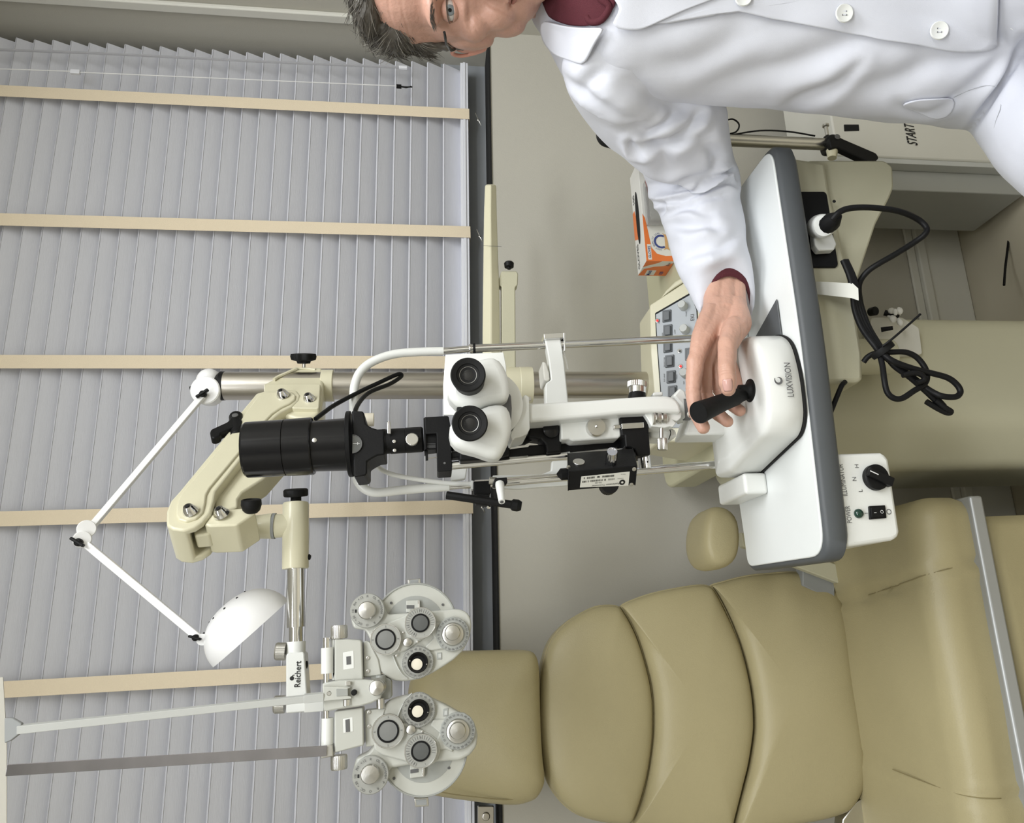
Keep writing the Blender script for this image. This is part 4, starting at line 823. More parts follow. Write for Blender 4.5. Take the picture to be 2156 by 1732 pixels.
# ================================================================ phoropter hanging from the jointed arm
ph = thing('phoropter', 'pale metal phoropter with round dials hanging from the cream arm', 'phoropter', (-.07, 1.15, 1.31))
PY = 1.16
def Z6(pts): return [(680+a/6.341, 1200+b/6.341) for a, b in pts]
def Z3(pts): return [(540+a/2.987, 1152+b/2.987) for a, b in pts]
def Z4(pts): return [(560+a/7.187, 1300+b/7.187) for a, b in pts]
UPC = Z3([(697,397),(812,578),(1030,475),(1235,545),(1015,722),(950,597)])
LOC = Z3([(717,1432),(828,1155),(1033,1280),(1267,1155),(1020,1022),(970,1147)])
UP2 = UPC+Z3([(850,340),(1230,380),(1300,650),(740,800)]); LO2 = LOC+Z3([(870,1500),(1285,1345),(1375,1080),(770,1000)])
A_ = np.array([[x, y, 1] for x, y in UP2]); B2 = np.array(LO2)
AF = np.linalg.lstsq(A_, B2, rcond=None)[0]
def lomap(p): r_ = np.array([p[0], p[1], 1])@AF; return (float(r_[0]), float(r_[1]))
plate = Z6([(800,400),(840,545),(870,588),(1100,574),(1300,556),(1500,540),(1760,515),(1850,525),(1930,570),(1972,645),(1985,730),(1965,860),(1925,970),(1870,1070),(1750,1190),(1600,1290),(1450,1380),(1290,1450),(1160,1475),(1060,1485),(960,1476),(850,1425),(760,1350),(700,1260),(655,1150),(635,1050),(632,940),(600,865),(560,800),(410,780),(380,700),(370,560),(420,420),(600,330)])
lplate = Z3([(840,1395),(800,1310),(975,1375),(1100,1352),(1280,1340),(1340,1310),(1385,1245),(1393,1180),(1380,1120),(1340,1075),(1270,1035),(1180,985),(1090,945),(1010,925),(940,930),(880,945),(830,965),(790,1000),(760,1060),(738,1110),(725,1180),(735,1250),(690,1300),(625,1330),(605,1400),(615,1480),(660,1540),(760,1550),(830,1500)])
lplate = Z3([(845,1390),(975,1368),(1100,1352),(1285,1340),(1345,1305),(1385,1250),(1393,1180),(1378,1120),(1340,1078),(1270,1035),(1180,985),(1090,945),(1010,925),(940,930),(880,945),(830,965),(790,1000),(755,1050),(738,1110),(725,1180),(738,1240),(700,1290),(625,1325),(605,1400),(612,1470),(660,1530),(780,1500)])
SM = [(0, 1.0), (1, 1)]
def dial(c, r, h0, h1, name, m_, par, n=0, knurl_=0., seg=56):
    p = P(c[0], c[1], PY+h1); R = px(r, p); s = MB()
    s.lathe(V((p.x, PY+h0, p.z)), (0, -1, 0), [(R, 0), (R, (h0-h1)-.001), (R-.001, h0-h1)], seg, sq=(lambda t: 1+knurl_*math.cos(n*t)) if n else None)
    return s.build(name, m_, par, angle=30), p, R
def ringmarks(p, R, par, n, r0, r1, wd=.00022, m_='gink', a0=0, a1=360):
    s = MB()
    for k in range(n):
        a = math.radians(a0+(a1-a0)*k/n); d = V((math.cos(a), 0, math.sin(a))); t = V((-math.sin(a), 0, math.cos(a)))
        s.obox(p+V((0, -.0004, 0))+d*R*(r0+r1)/2, d*R*(r1-r0)/2, t*wd, Y_*.0001)
    s.build('scale_marks', m_, par)
def numbers(p, R, par, items, rad, size, a0, da, m_='gink'):
    for k, t in enumerate(items):
        a = math.radians(a0+da*k); d = V((math.cos(a), 0, math.sin(a)))
        text(t, p+d*R*rad+V((0, -.0005, 0)), size, m_, par, name='dial_lettering', right=V((math.sin(a), 0, -math.cos(a))), up=d)
def cone(c, r, h, hh, par, m_='alu', name='dial_cap'):
    p = P(c[0], c[1], PY+h-hh); R = px(r, p); s = MB()
    s.lathe(V((p.x, PY+h, p.z)), (0, -1, 0), [(R, 0), (R, hh*.7), (R*.9, hh*.85), (R*.03, hh)], 56); return s.build(name, m_, par, angle=25)
def half(up):
    mp = (lambda p: p) if up else lomap
    C = UPC if up else LOC; k = 1.0 if up else 1.06
    # big lens disc behind
    dc = (874, 1316.7) if up else (893, 1578)
    rd = 88.5 if up else 92
    d, p, R = dial(dc, rd, .025, .010, 'lens_disc', 'phor', ph, seg=80)
    s = MB(); q = [p+V((R*.975*math.cos(t), -.0005, R*.975*math.sin(t))) for t in np.linspace(0, 2*math.pi, 61)[:-1]]; s.tube(q, .0012, 6, 0, True); s.build('disc_rim', 'phord', d)
    s = MB(); cr = [p+V((R*.69*math.cos(t), -.0006, R*.69*math.sin(t))) for t in np.linspace(0, 2*math.pi, 41)[:-1]]; s.prism(cr, (0, .002, 0)); s.build('recess', 'phord', d)
    # small counter window
    wq = [mp(z) for z in Z6([(1112,405),(1290,398),(1296,560),(1110,565)])]
    o = MB().prism([P(x, y, PY+.006) for x, y in wq], (0, .01, 0)).build('counter_window', 'phor', ph, bevel=.001)
    MB().prism([P(x, y, PY+.0055) for x, y in [mp(z) for z in Z6([(1115,465),(1218,465),(1218,512),(1115,512)])]], (0, .003, 0)).build('counter', 'gink', o)
    text('12', P(*mp(Z6([(1170, 530)])[0]), PY+.0054), .003, 'gink', o)
    MB().prism([P(x, y, PY+.004) for x, y in [mp(z) for z in Z6([(1262,405),(1290,400),(1296,505),(1270,510)])]], (0, .003, 0)).build('counter_rib', 'chrome', o, bevel=.0004)
    for z in Z6([(910, 437), (1600, 460)]):
        c = P(*mp(z), PY+.0095); MB().lathe(c, (0, -1, 0), [(.0019, 0), (.0019, .0005)], 14).build('disc_screw', 'gink', d)
    # front housing
    pl = MB().prism(PP(plate if up else lplate, PY, .004, 4), (0, .028, 0)).build('lens_housing', 'phor', ph, bevel=.0045, seg=4)
    # raised turret link
    hull = [mp(z) for z in Z6([(760,742),(1060,620),(1200,530),(1330,512),(1450,560),(1495,680),(1480,800),(1400,880),(1250,980),(1090,1085),(920,1125),(780,1120),(650,1000),(660,820)])]
    MB().prism(PP(hull, PY-.004, .004, 4), (0, .010, 0)).build('turret', 'phor', pl, bevel=.002)
    s = MB(); q = [P(*mp(z), PY-.0006) for z in Z6([(938,1140),(968,1220),(1010,1310),(1065,1390),(1130,1445)])]; s.tube(q, .0032, 8, 4, flat=.3); s.build('white_arc', 'white', pl)
    s = MB(); s.prism([P(*mp(z), PY-.003) for z in Z6([(1380,690),(1560,690),(1650,640),(1650,1050),(1560,1060),(1400,1085),(1360,1020),(1480,900)])], (0, .006, 0)); s.build('dial_bridge', 'phor', pl, bevel=.002)
    # dials
    a, p, R = dial(C[0], 35.5*k, .012, -.008, 'aperture_dial', 'dial', ph, 60, .006)
    numbers(p, R, a, ['O', 'OC', '+.50', '10I', 'PH', '+.12', 'R', 'OL', 'RMH', 'WMH', 'P', 'R'], .82, .0045, 180, -30)
    cone((C[0][0]-1.6, C[0][1]-.6), 18.7*k, -.008, .012, a)
    MB().obox(p+V((-R*.0, -.0004, R*.66)), X_*.0022, Z_*.0012, Y_*.0002).build('pointer', 'ink', a)
    a, p, R = dial(C[1], 31.5*k, .004, -.012, 'prism_ring', 'alu', ph)
    s = MB(); q = [p+V((R*.98*math.cos(t), 0, R*.98*math.sin(t))) for t in np.linspace(0, 2*math.pi, 61)[:-1]]; s.tube(q, .0009, 6, 0, True); s.build('ring_edge', 'chrome', a)
    MB().lathe(p, (0, -1, 0), [(R*.93, -.0003), (R*.93, .0002), (R*.70, .0003)], 48).build('ring_face', 'dial', a)
    numbers(p, R, a, ['0', '5', '0', '5'], .82, .0036, 90, -90)
    MB().lathe(p, (0, -1, 0), [(R*.68, .0), (R*.68, .0016), (R*.60, .0018), (R*.565, .0004)], 48).build('lens_rim', 'black', a)
    MB().lathe(p, (0, -1, 0), [(R*.565, .0), (R*.565, .0006), (R*.1, .0016)], 48).build('front_lens', mat('lens_grey', (.22, .225, .22), .08, noise_amt=.06, noise_scale=40, coat=1), a, angle=70)
    a, p, R = dial(C[2], 31.5*k, .002, -.015, 'cylinder_ring', 'dial', ph)
    ringmarks(p, R, a, 26, .70, .92, a0=-100, a1=170); numbers(p, R, a, ['I', '0', '5', 'I', '0', '0'], .80, .0034, 200, -50)
    s = MB(); q = [p+V((R*.99*math.cos(t), 0, R*.99*math.sin(t))) for t in np.linspace(0, 2*math.pi, 61)[:-1]]; s.tube(q, .0007, 6, 0, True); s.build('ring_edge', 'chrome', a)
    MB().lathe(p, (0, -1, 0), [(R*.61, .0), (R*.61, .0016), (R*.53, .0018), (R*.50, .0004)], 48).build('lens_rim', 'black', a)
    MB().lathe(p, (0, -1, 0), [(R*.5, .0), (R*.5, .0006), (R*.1, .0014)], 48).build('front_lens', 'glass', a, angle=70)
    a, p, R = dial(C[3], 35*k, .002, -.006, 'sphere_dial', 'phord', ph, 40, .012)
    numbers(p, R, a, [str((k_*5) % 100) for k_ in range(24)], .86, .0040, 90, -15)
    MB().lathe(p, (0, -1, 0), [(R*.68, 0), (R*.68, .001), (R*.62, .003), (R*.50, .004)], 56).build('dial_collar', 'alu', a, angle=25)
    cone((C[3][0]-.5, C[3][1]-3 if up else C[3][1]), 16.5*k, -.010, .013, a)
    a, p, R = dial(C[4], 33*k, .002, -.006, 'axis_dial', 'dial', ph, 50, .01)
    ringmarks(p, R, a, 60, .92, .99, .00016); numbers(p, R, a, [str(k_*10) for k_ in range(18)], .81, .0038, 90, -20)
    MB().lathe(p, (0, -1, 0), [(R*.62, 0), (R*.64, .006), (R*.60, .007), (R*.52, .004), (R*.40, .001)], 56).build('lens_rim', 'black', a)
    cx_, cy_ = C[4]; off = 4.5 if up else 3
    q = P(cx_-2.2, cy_+off, PY-.0078); MB().lathe(q+V((0, .0, 0)), (0, -1, 0), [(px(11.8, q), 0), (px(11.8, q), .0008), (px(11, q), .001)], 40).build('ivory_aperture', 'ivory', a)
    for dx in (-.55, .5): MB().lathe(p+V((.25*dx*R, -.0068, dx*R)), (0, -1, 0), [(.0008, 0), (.0008, .0004)], 10).build('rim_screw', 'alu', a)
    p = P(*C[5], PY-.010); R = px(9.8*k, p); MB().lathe(V((p.x, PY-.003, p.z)), (0, -1, 0), [(R, 0), (R, .004), (R*.85, .006), (R*.3, .0072)], 36).build('turret_knob', 'alu', pl, angle=40)
    for z in Z6([(1075,833),(1265,955),(985,1140),(1018,1070)]):
        MB().lathe(P(*mp(z), PY-.0042), (0, -1, 0), [(.0017, 0), (.0017, .0006), (.001, .0008)], 14).build('turret_screw', 'alu', pl)
    q = [P(*mp(z), PY-.0006) for z in Z6([(1520,1100),(1590,1095),(1592,1192),(1524,1195)])]; o = MB().prism(q, (0, .002, 0)).build('counter_bezel', 'phord', pl, bevel=.0006)
    MB().prism([P(*mp(z), PY-.0012) for z in Z6([(1540,1115),(1580,1112),(1580,1165),(1542,1168)])], (0, .002, 0)).build('counter_face', 'lgrey', o)
    br = Z6([(1128,125),(1300,108),(1305,185),(1135,192)]) if up else Z3([(990,1578),(1078,1572),(1083,1628),(998,1634)])
    o = MB().prism(PP(br, PY+.014), (0, .012, 0)).build('level_bracket', 'alu', ph, bevel=.001)
    b2 = Z6([(1150,130),(1285,122),(1270,150),(1290,180),(1150,182),(1165,155)]) if up else Z3([(1002,1588),(1068,1584),(1070,1618),(1008,1620)])
    MB().prism(PP(b2, PY+.0134), (0, .002, 0)).build('bracket_slot', 'grey', o)
half(True); half(False)
# centre beam, slides and suspension block
def zp(name, pts, Y, th, m_, par=ph, bev=.0015, **k): return MB().prism(PP(pts, Y), (0, th, 0)).build(name, m_, par, bevel=bev, **k)
zp('slide_plate', [(770,1348),(779,1352),(797,1388),(803,1421),(766,1425),(765,1352)], PY-.002, .02, 'phor')
zp('slide_plate', [(768,1495),(812,1490),(800,1530),(788,1570),(770,1572)], PY-.002, .02, 'phor')
for x_, y_ in ((774.5,1385),(774.7,1412.5),(777,1499),(777,1529)): MB().lathe(P(x_, y_, PY-.0025), (0, -1, 0), [(px(4, P(x_, y_, PY)), 0), (px(4, P(x_, y_, PY)), .0008), (.0015, .001), (.0012, .0003)], 16).build('slide_screw', 'alu', ph)
for pts, wpts, ipts in (([(704.5,1343.5),(733,1345),(759,1347),(762,1352),(764.5,1431),(704,1433.5)], [(722,1373),(745,1369),(746,1407),(723,1410)], [(729,1382),(738.5,1380.5),(739,1398),(729.5,1399)]),
                        ([(704,1497),(764,1489),(766,1569),(704,1585)], [(722,1513),(743,1509),(744,1540),(723,1543)], [(727,1515),(736,1513),(737,1540),(728,1541)])):
    o = zp('beam_cover', pts, PY-.012, .03, 'phor', bev=.002); b_ = MB().prism(PP(wpts, PY-.0125), (0, .003, 0)).build('scale_frame', 'white', o, bevel=.0008)
    MB().prism(PP(ipts, PY-.013), (0, .002, 0)).build('scale_slot', 'gink', b_)
for a, b, r, m_ in (((688,1342),(688,1365),8,'chrome'),((687,1415),(687,1438),6,'chrome'),((687,1494),(687,1512),6,'chrome')):
    MB().cyl(P(*a, PY-.006), P(*b, PY-.006), px(r, P(*a, PY)), px(r, P(*a, PY)), 24).build('beam_rod', m_, ph)
for a, b in (((689,1363),(689,1417)),((690,1511),(689,1570))): MB().cyl(P(*a, PY-.006), P(*b, PY-.006), px(12.5, P(*a, PY)), px(12.5, P(*a, PY)), 32).build('beam_sleeve', 'white', ph, angle=50)
zp('beam_link', [(697,1345),(705,1345),(705,1432),(699,1432),(698,1416),(702,1416)], PY-.004, .012, 'white')
zp('rod_clamp', [(673,1570),(700,1567),(702,1592),(675,1597)], PY-.016, .02, 'alu')
MB().lathe(P(680, 1577, PY-.0165), (0, -1, 0), [(.0018, 0), (.0018, .0004)], 12).build('clamp_screw', 'dark', ph)
for a, b in (((714,1316),(714,1344)),((713.5,1589),(714,1619))):
    r_ = px(17, P(*a, PY)); p0, p1 = P(*a, PY-.004), P(*b, PY-.004); L = (p1-p0).length
    MB().lathe(p0, p1-p0, [(r_*.93, 0), (r_, .002), (r_, L-.002), (r_*.93, L)], 72, sq=lambda t: 1+.012*math.cos(36*t)).build('spread_knob', 'alu', ph, angle=25)
zp('centre_bracket', Z4([(852,992),(1000,965),(1100,948),(1300,938),(1500,935),(1640,950),(1700,970),(1760,1080),(1740,1220),(1600,1290),(1400,1345),(1100,1385),(880,1425),(862,1300)]), PY-.018, .03, 'phor', bev=.002)
zp('centre_plate', Z4([(868,1040),(1290,1055),(1240,1072),(1240,1180),(1292,1195),(1290,1225),(870,1262)]), PY-.024, .008, 'phor', bev=.0015)
zp('spirit_level', Z4([(1062,1080),(1240,1078),(1242,1180),(1066,1190)]), PY-.025, .002, 'phord', bev=.0005)
for c, r, m_ in ((Z4([(955,1145)])[0], 5, 'alu'), (Z4([(1330,1133)])[0], 6, 'dark')):
    p = P(*c, PY-.024); MB().lathe(p, (0, -1, 0), [(px(r, p), -.008), (px(r, p), 0), (px(r*.7, p), .001)], 24).build('level_screw', m_, ph)
zp('vertex_window', Z4([(1202,962),(1280,962),(1282,1025),(1206,1030)]), PY-.025, .01, 'alu', bev=.0006)
a, b = P(*Z4([(1220,1240)])[0], PY-.018), P(*Z4([(1220,1328)])[0], PY-.018); MB().cyl(a, b, px(8.5, a), px(8.5, a), 40).build('level_knob', 'chrome', ph)
zp('forehead_mount', Z4([(1665,860),(1740,855),(1880,930),(1900,970),(1905,1200),(1860,1230),(1700,1260)]), PY+.0, .02, 'phord', bev=.002)
zp('forehead_mount', Z4([(1478,880),(1675,862),(1672,960),(1590,960),(1585,905),(1480,905)]), PY+.002, .012, 'phor', bev=.001)
p = P(*Z4([(1672,1065)])[0], PY-.045); r_ = px(16, p)
MB().lathe(V((p.x, PY-.016, p.z))+V((.000, 0, 0)), (0, -1, 0), [(r_*1.12, 0), (r_*1.12, .010), (r_, .012), (r_, .024), (r_*.9, .026), (r_*.03, .029)], 56).build('forehead_knob', 'alu', ph, angle=25)
a, b = P(*Z4([(1730,1220)])[0], PY-.004), P(*Z4([(1735,1372)])[0], PY-.004); MB().cyl(a, b, px(8.5, a), px(8.5, a), 28).build('forehead_rod', 'alu', ph)
a, b = P(*Z4([(1735,870)])[0], PY-.004), P(*Z4([(1735,960)])[0], PY-.004); MB().cyl(a, b, px(10, a), px(10, a), 28).build('forehead_rod', 'phord', ph)
# suspension block with the maker's name
SY = 1.205
sb = zp('suspension_block', [(602,1379),(606,1374),(638,1371.5),(641,1376),(646,1452),(648,1488),(678,1484),(679,1496),(602,1501.5)], SY, .035, 'white', bev=.002)
a, b = P(623.5, 1350, SY+.015), P(623, 1376, SY+.015); MB().lathe(a, b-a, [(px(19, a), 0), (px(19.5, a), .001), (px(19.5, a), (b-a).length)], 40).build('block_collar', 'white', sb, angle=50)
c = P(627.5, 1419, SY-.0003); text('Reichert', c+V((0, -.0003, 0)), .0118, 'ink', sb, bold=True, width=px(52, c))
q = P(614.5, 1427.5, SY-.0003); s = MB(); s.lathe(q, (0, -1, 0), [(px(4.3, q), 0), (px(4.3, q), .0003)], 28); s.tube([P(615, 1424, SY-.0005), P(617, 1421, SY-.0005), P(620, 1420.5, SY-.0005)], .0006, 6, 3); s.build('emblem', 'ink', sb)
for (x0, y0, x1, y1, yy) in ((580,1371,602,1371,18),(577,1483,600,1482,18)):
    a, b = P(x0, y0, SY+.012), P(x1, y1, SY+.012); r_ = px(yy, a); L = (b-a).length
    o = MB().lathe(a, b-a, [(r_*.9, 0), (r_, .002), (r_, L)], 72, sq=lambda t: 1+.012*math.cos(36*t)).build('lock_knob', 'alu', sb, angle=25)
s = MB(); a = P(644, 1399, SY+.012); s.lathe(a, (0, 0, -1), [(.0055, 0), (.0055, .002), (.003, .003)], 16); s.build('side_screw', 'black', sb)
a, b = P(676, 1468, PY-.006), P(612, 1478, PY+.02)
zp('beam_neck', [(640,1480),(682,1474),(682,1497),(640,1500)], SY-.045, .05, 'white', bev=.001)
# reading rod, slide and card
def rod4(p0, p1, w0, w1, m_, name, par, twist=.6):
    d = (p1-p0).normalized(); a, b = frame(d); s = MB()
    rg_ = lambda p, w_: [p+(a*math.cos(twist+k*math.pi/2)+b*math.sin(twist+k*math.pi/2))*w_ for k in range(4)]
    s.loft([rg_(p0, w0), rg_(p1, w1)]); return s.build(name, m_, par, bevel=.0005)
r0, r1 = P(682, 1466, PY-.02), P(38, 1535, PY-.06)
rod4(r0, r1, .0062, .0068, 'lgrey', 'reading_rod', ph)
rod4(P(682, 1466, PY-.02), P(640, 1470, PY-.0225), .0074, .0074, 'lgrey', 'rod_socket', ph)
s = MB(); s.prism([P(x, y, PY-.062) for x, y in ((9,1511),(9,1564),(22,1559),(45,1541),(45,1522),(26,1511))], (0, .006, 0)); s.build('card_clip', 'grey', ph, bevel=.001)
s = MB(); s.prism([P(x, y, PY-.058) for x, y in ((-70,1430),(6,1425),(14,1560),(14,1745),(-70,1750))], (0, .0012, 0)); s.build('reading_card', mat('card_beige', (.52, .50, .44), .6, noise_amt=.03), ph)
d0, d1 = P(688, 1580, PY-.018), P(14, 1621, PY-.06)
s = MB(); u_ = (d1-d0).normalized(); v_ = Y_.cross(u_).normalized(); s.obox((d0+d1)/2, (d1-d0)/2, v_*px(11.5, d1), Y_*.001); s.build('steel_rule', mat('rule_steel', (.46, .45, .50), .13, 1, noise_amt=.25, noise_scale=10, stretch=(1, 1, 3)), ph, bevel=.0004)
# ================================================================ reading lamp on the mast
la = thing('reading_lamp', 'white jointed reading lamp with a dome shade clipped to the mast top', 'lamp', (.43, 1.42, 1.745))
J0, J1, J2 = P(428, 832, 1.39), P(172, 1133, 1.34), P(425, 1343, 1.29)
s = MB(); c = P(440, 803, 1.42); s.ell(c, .024, .024, .022); s.lathe(P(434, 822, 1.40), (-.15, -1, 0), [(.0248, -.03), (.0255, 0), (.0255, .006), (.0235, .008)], 48); s.build('base_joint', 'whiteg', la)
def wing(c, dx, dz, sc_=1.0):
    s = MB(); s.lathe(c, (0, -1, 0), [(.0070*sc_, 0), (.0070*sc_, .008), (.005*sc_, .010)], 20)
    u = V((dx, 0, dz)).normalized(); v = Y_.cross(u); s.obox(c+V((0, -.009, 0)), u*.0135*sc_, v*.0026*sc_, Y_*.004); return s.build('wing_knob', 'black', la, bevel=.0012)
wing(P(429, 831, 1.39), .6, -.8, .9)
s = MB(); s.cyl(P(408, 816, 1.42), P(400, 818, 1.42), .005, .004, 12); s.build('cap_bolt', 'black', la)
def sqarm(p0, p1, w_, name):
    d = (p1-p0).normalized(); a = Y_.cross(d).normalized(); b = d.cross(a); s = MB(); s.loft([[p+a*w_+b*w_, p+a*w_-b*w_, p-a*w_-b*w_, p-a*w_+b*w_] for p in (p0, p1)]); return s.build(name, 'whiteg', la, bevel=.001)
sqarm(J0, J1, .0052, 'lower_arm'); sqarm(J1+V((0, -.012, 0)), J2+V((0, -.012, 0)), .0056, 'upper_arm')
s = MB(); s.cyl(P(182, 1113, 1.36), P(182, 1113, 1.32), .014, .014, 28); s.cyl(P(173, 1135, 1.335), P(173, 1135, 1.315), .014, .013, 28); s.build('elbow_joint', 'whiteg', la, bevel=.001)
wing(P(168, 1142, 1.318), .55, .85, .9)
s = MB(); s.cyl(P(426, 1346, 1.29), P(426, 1346, 1.268), .0085, .0085, 24); s.build('head_joint', 'whiteg', la); wing(P(414, 1342, 1.272), .3, .9, .7)
rc = P(530, 1332, 1.28); axu = V((.72, .16, .63)).normalized(); apex_dir = (P(480, 1275, 1.28)-P(530, 1332, 1.28)).normalized()
axu = (apex_dir+V((0, -.16, 0))).normalized(); R = px(96, rc); H_ = px(82, rc)
prof = [(R*math.sqrt(max(0, 1-(h*.985)**2))**.9 if h else R, H_*h) for h in np.linspace(0, 1, 18)]
prof = [(R*math.cos(a)**.85, H_*math.sin(a)) for a in np.linspace(0, math.pi/2*.985, 20)]
inner = [(r*.97, h*.97) for r, h in reversed(prof)]
s = MB(); s.lathe(rc, axu, prof+inner[:-1]+[(R*.985, 0)], 64)
sh = s.build('lamp_shade', 'whiteg', la, angle=60)
fa, fb = frame(axu)
for k, a in enumerate((.2, .75, 1.3, 1.9, 2.6, 3.3, 4.0, 4.8, 5.5)):
    r_, h_ = prof[14]; n_ = (fa*math.cos(a)+fb*math.sin(a)); q = rc+axu*h_+n_*r_; nn = (n_*.75+axu*.66).normalized()
    MB().lathe(q-nn*.001, nn, [(.0019, 0), (.0019, .0014)], 12).build('vent_hole', 'dark', sh)
s = MB(); s.ell(rc+axu*H_*.35, .022, .022, .022); s.build('bulb', 'carton', la)
s = MB(); s.tube([P(426, 1338, 1.285), P(440, 1342, 1.285), P(456, 1344, 1.285)], .0055, 12, 4); s.build('shade_neck', 'black', la)
# ================================================================ cartons on the desk
g1 = P(1361, 549, 1.40); bx0, bz1, bz0 = g1.x, g1.z, .8605; by0, by1 = 1.40, 1.468; bx1 = bx0+.235
bxo = thing('glove_box', 'orange and white carton of gloves with an oval opening, on the desk behind the sleeve', 'box', (bx0+.1, 1.43, .86))
MB().box((bx0, by0, bz0), (bx1, by1, bz1)).build('carton', 'carton', bxo, bevel=.0008)
def fq(pts, m_, nm='print', y=by0-.0004): return MB().prism([V((bx0+a*.235, y, bz0+b*(bz1-bz0))) for a, b in pts], (0, .0003, 0)).build(nm, m_, bxo)
fq([(0,1),(0,.0),(.055,.0),(.05,.3),(.07,.6),(.13,.78),(.28,.85),(.42,.92),(.46,1)], 'orange')
fq([(.012,.93),(.012,.80),(.16,.80),(.16,.93)], 'carton', y=by0-.0006)
text('GLOVES', V((bx0+.02, by0-.0008, bz0+.865*(bz1-bz0))), .0075, 'bink', bxo, bold=True)
cq = V((bx0+.19*.235, by0-.0006, bz0+.42*(bz1-bz0)))
s = MB(); q = [cq+V((.0135*math.cos(t), 0, .0135*math.sin(t))) for t in np.linspace(-.5, math.pi+.5, 30)]; s.tube(q, .0022, 6, 0, flat=.2); s.build('seal_ring', 'bink', bxo)
for k, ch_ in enumerate('SOFT QUALITY SEAL'):
    a = math.pi-.1-k*.18
    if ch_ != ' ': text(ch_, cq+V((.019*math.cos(a), -.0003, .019*math.sin(a))), .005, 'bink', bxo, right=V((math.sin(a), 0, -math.cos(a))), up=V((math.cos(a), 0, math.sin(a))))
MB().prism([cq+V((a, -.0004, b)) for a, b in ((-.019,-.004),(-.013,-.008),(.013,-.008),(.019,-.004),(.016,-.010),(.02,-.017),(.012,-.014),(-.012,-.014),(-.02,-.017),(-.016,-.010))], (0, .0003, 0)).build('ribbon', 'tan', bxo)
fq([(.56,0),(.56,.5),(.62,.72),(.80,.80),(.98,.7),(1,.0)], 'red' if 0 else mat('carton_red', (.42, .06, .04), .5, noise_amt=.05))
lfx = bx0-.0004
def lq(pts, m_, x=lfx, nm='print'): return MB().prism([V((x, by0+a*(by1-by0), bz0+b*(bz1-bz0))) for a, b in pts], (.0003, 0, 0)).build(nm, m_, bxo)
lq([(0,1),(.0,.45),(.12,.55),(.3,.85),(.42,1)], 'orange'); lq([(1,1),(.55,.92),(.38,.6),(.33,.3),(.12,.03),(.3,0),(1,0)], 'orange')
lq([(.62,.78),(.62,.45),(.95,.45),(.95,.78)], 'carton', lfx-.0003)
text('Multi', V((lfx-.0006, by0+.79*(by1-by0), bz0+.66*(bz1-bz0))), .0115, 'bink', bxo, right=-Y_, up=Z_, bold=True)
text('100', V((lfx-.0004, by0+.80*(by1-by0), bz0+.22*(bz1-bz0))), .011, 'bink', bxo, right=-Y_, up=Z_, bold=True)
text('Box', V((lfx-.0004, by0+.18*(by1-by0), bz0+.16*(bz1-bz0))), .009, 'gink', bxo, right=-Y_, up=Z_, bold=True)
tp = bz1
s = MB(); s.prism([V((bx0+.118+.062*math.cos(t), by0+.034+.012*math.sin(t), tp+.0002)) for t in np.linspace(0, 2*math.pi, 40)[:-1]], (0, 0, .0004)); s.build('opening', 'dark', bxo)
s = MB(); s.prism([V((bx0+a*.235, by0+b*.068, tp+.0001)) for a, b in ((.35,1),(.30,.6),(.4,.5),(.62,.8),(.62,1))], (0, 0, .0003)); s.build('print', 'orange', bxo)
text('GLOVES', V((bx0+.035, by0+.052, tp+.0005)), .016, 'gink', bxo, right=X_, up=Y_, bold=True); text('100', V((bx0+.17, by0+.052, tp+.0005)), .016, 'gink', bxo, right=X_, up=Y_, bold=True)
# clear plastic container in front of the carton
cv = PX; s = MB(); fz = .015
c0_, c1_ = bx0+.075, bx0+.175
s.loft([rounded([V((c0_+i, by0-.035+i, z)), V((c1_-i, by0-.035+i, z)), V((c1_-i, by0-.004-i, z)), V((c0_+i, by0-.004-i, z))], .006) for z, i in ((bz0, .003), (bz0+.055, 0), (bz0+.055, .0015), (bz0+.002, .0045))], cap=True)
tag(s.build('plastic_container', 'film', angle=40), 'small clear plastic container in front of the glove carton', 'container')
# ================================================================ plug, cables and tape under the table
pg = thing('power_plug', 'white plug adaptor with a black plug in the socket plate under the table', 'plug', P(1735, 480, .96))
s = MB(); s.prism(PP([(1712,478),(1745,474),(1762,513),(1757,525),(1725,527),(1716,515)], .945, .002), (0, .014, 0)); s.build('adaptor_base', 'white', pg, bevel=.002)
a, b = P(1722, 478, .955), P(1742, 474, .895); s = MB(); s.lathe(a, b-a, [(.0165, 0), (.0175, .010), (.0175, .028), (.0165, .032), (.0165, .046), (.014, .05)], 40); s.build('adaptor_barrel', 'white', pg, angle=40)
a2_, b2_ = b, P(1758, 462, .875); s = MB(); s.lathe(b-(b-a)*.02, b2_-b+V((0, -.01, 0)), [(.0125, 0), (.013, .012), (.009, .022), (.0055, .03)], 12); s.build('plug_body', 'black', pg, angle=30)
def cable(name, pts, r, label, m_='black', **k):
    o = MB().tube([P(*p) for p in pts], r, 10, 6).build(name, m_); return tag(o, label, 'cable', **k)
cable('power_cable', [(1752,462,.862),(1768,446,.855),(1792,438,.86),(1835,437,.87),(1890,444,.88),(1930,460,.89),(1950,478,.89),(1948,492,.89),(1925,510,.90),(1885,535,.91),(1850,555,.92),(1828,570,.93),(1812,590,.94),(1808,610,.94),(1812,640,.945)], .0042, 'black mains cable curving out of the plug towards the wall')
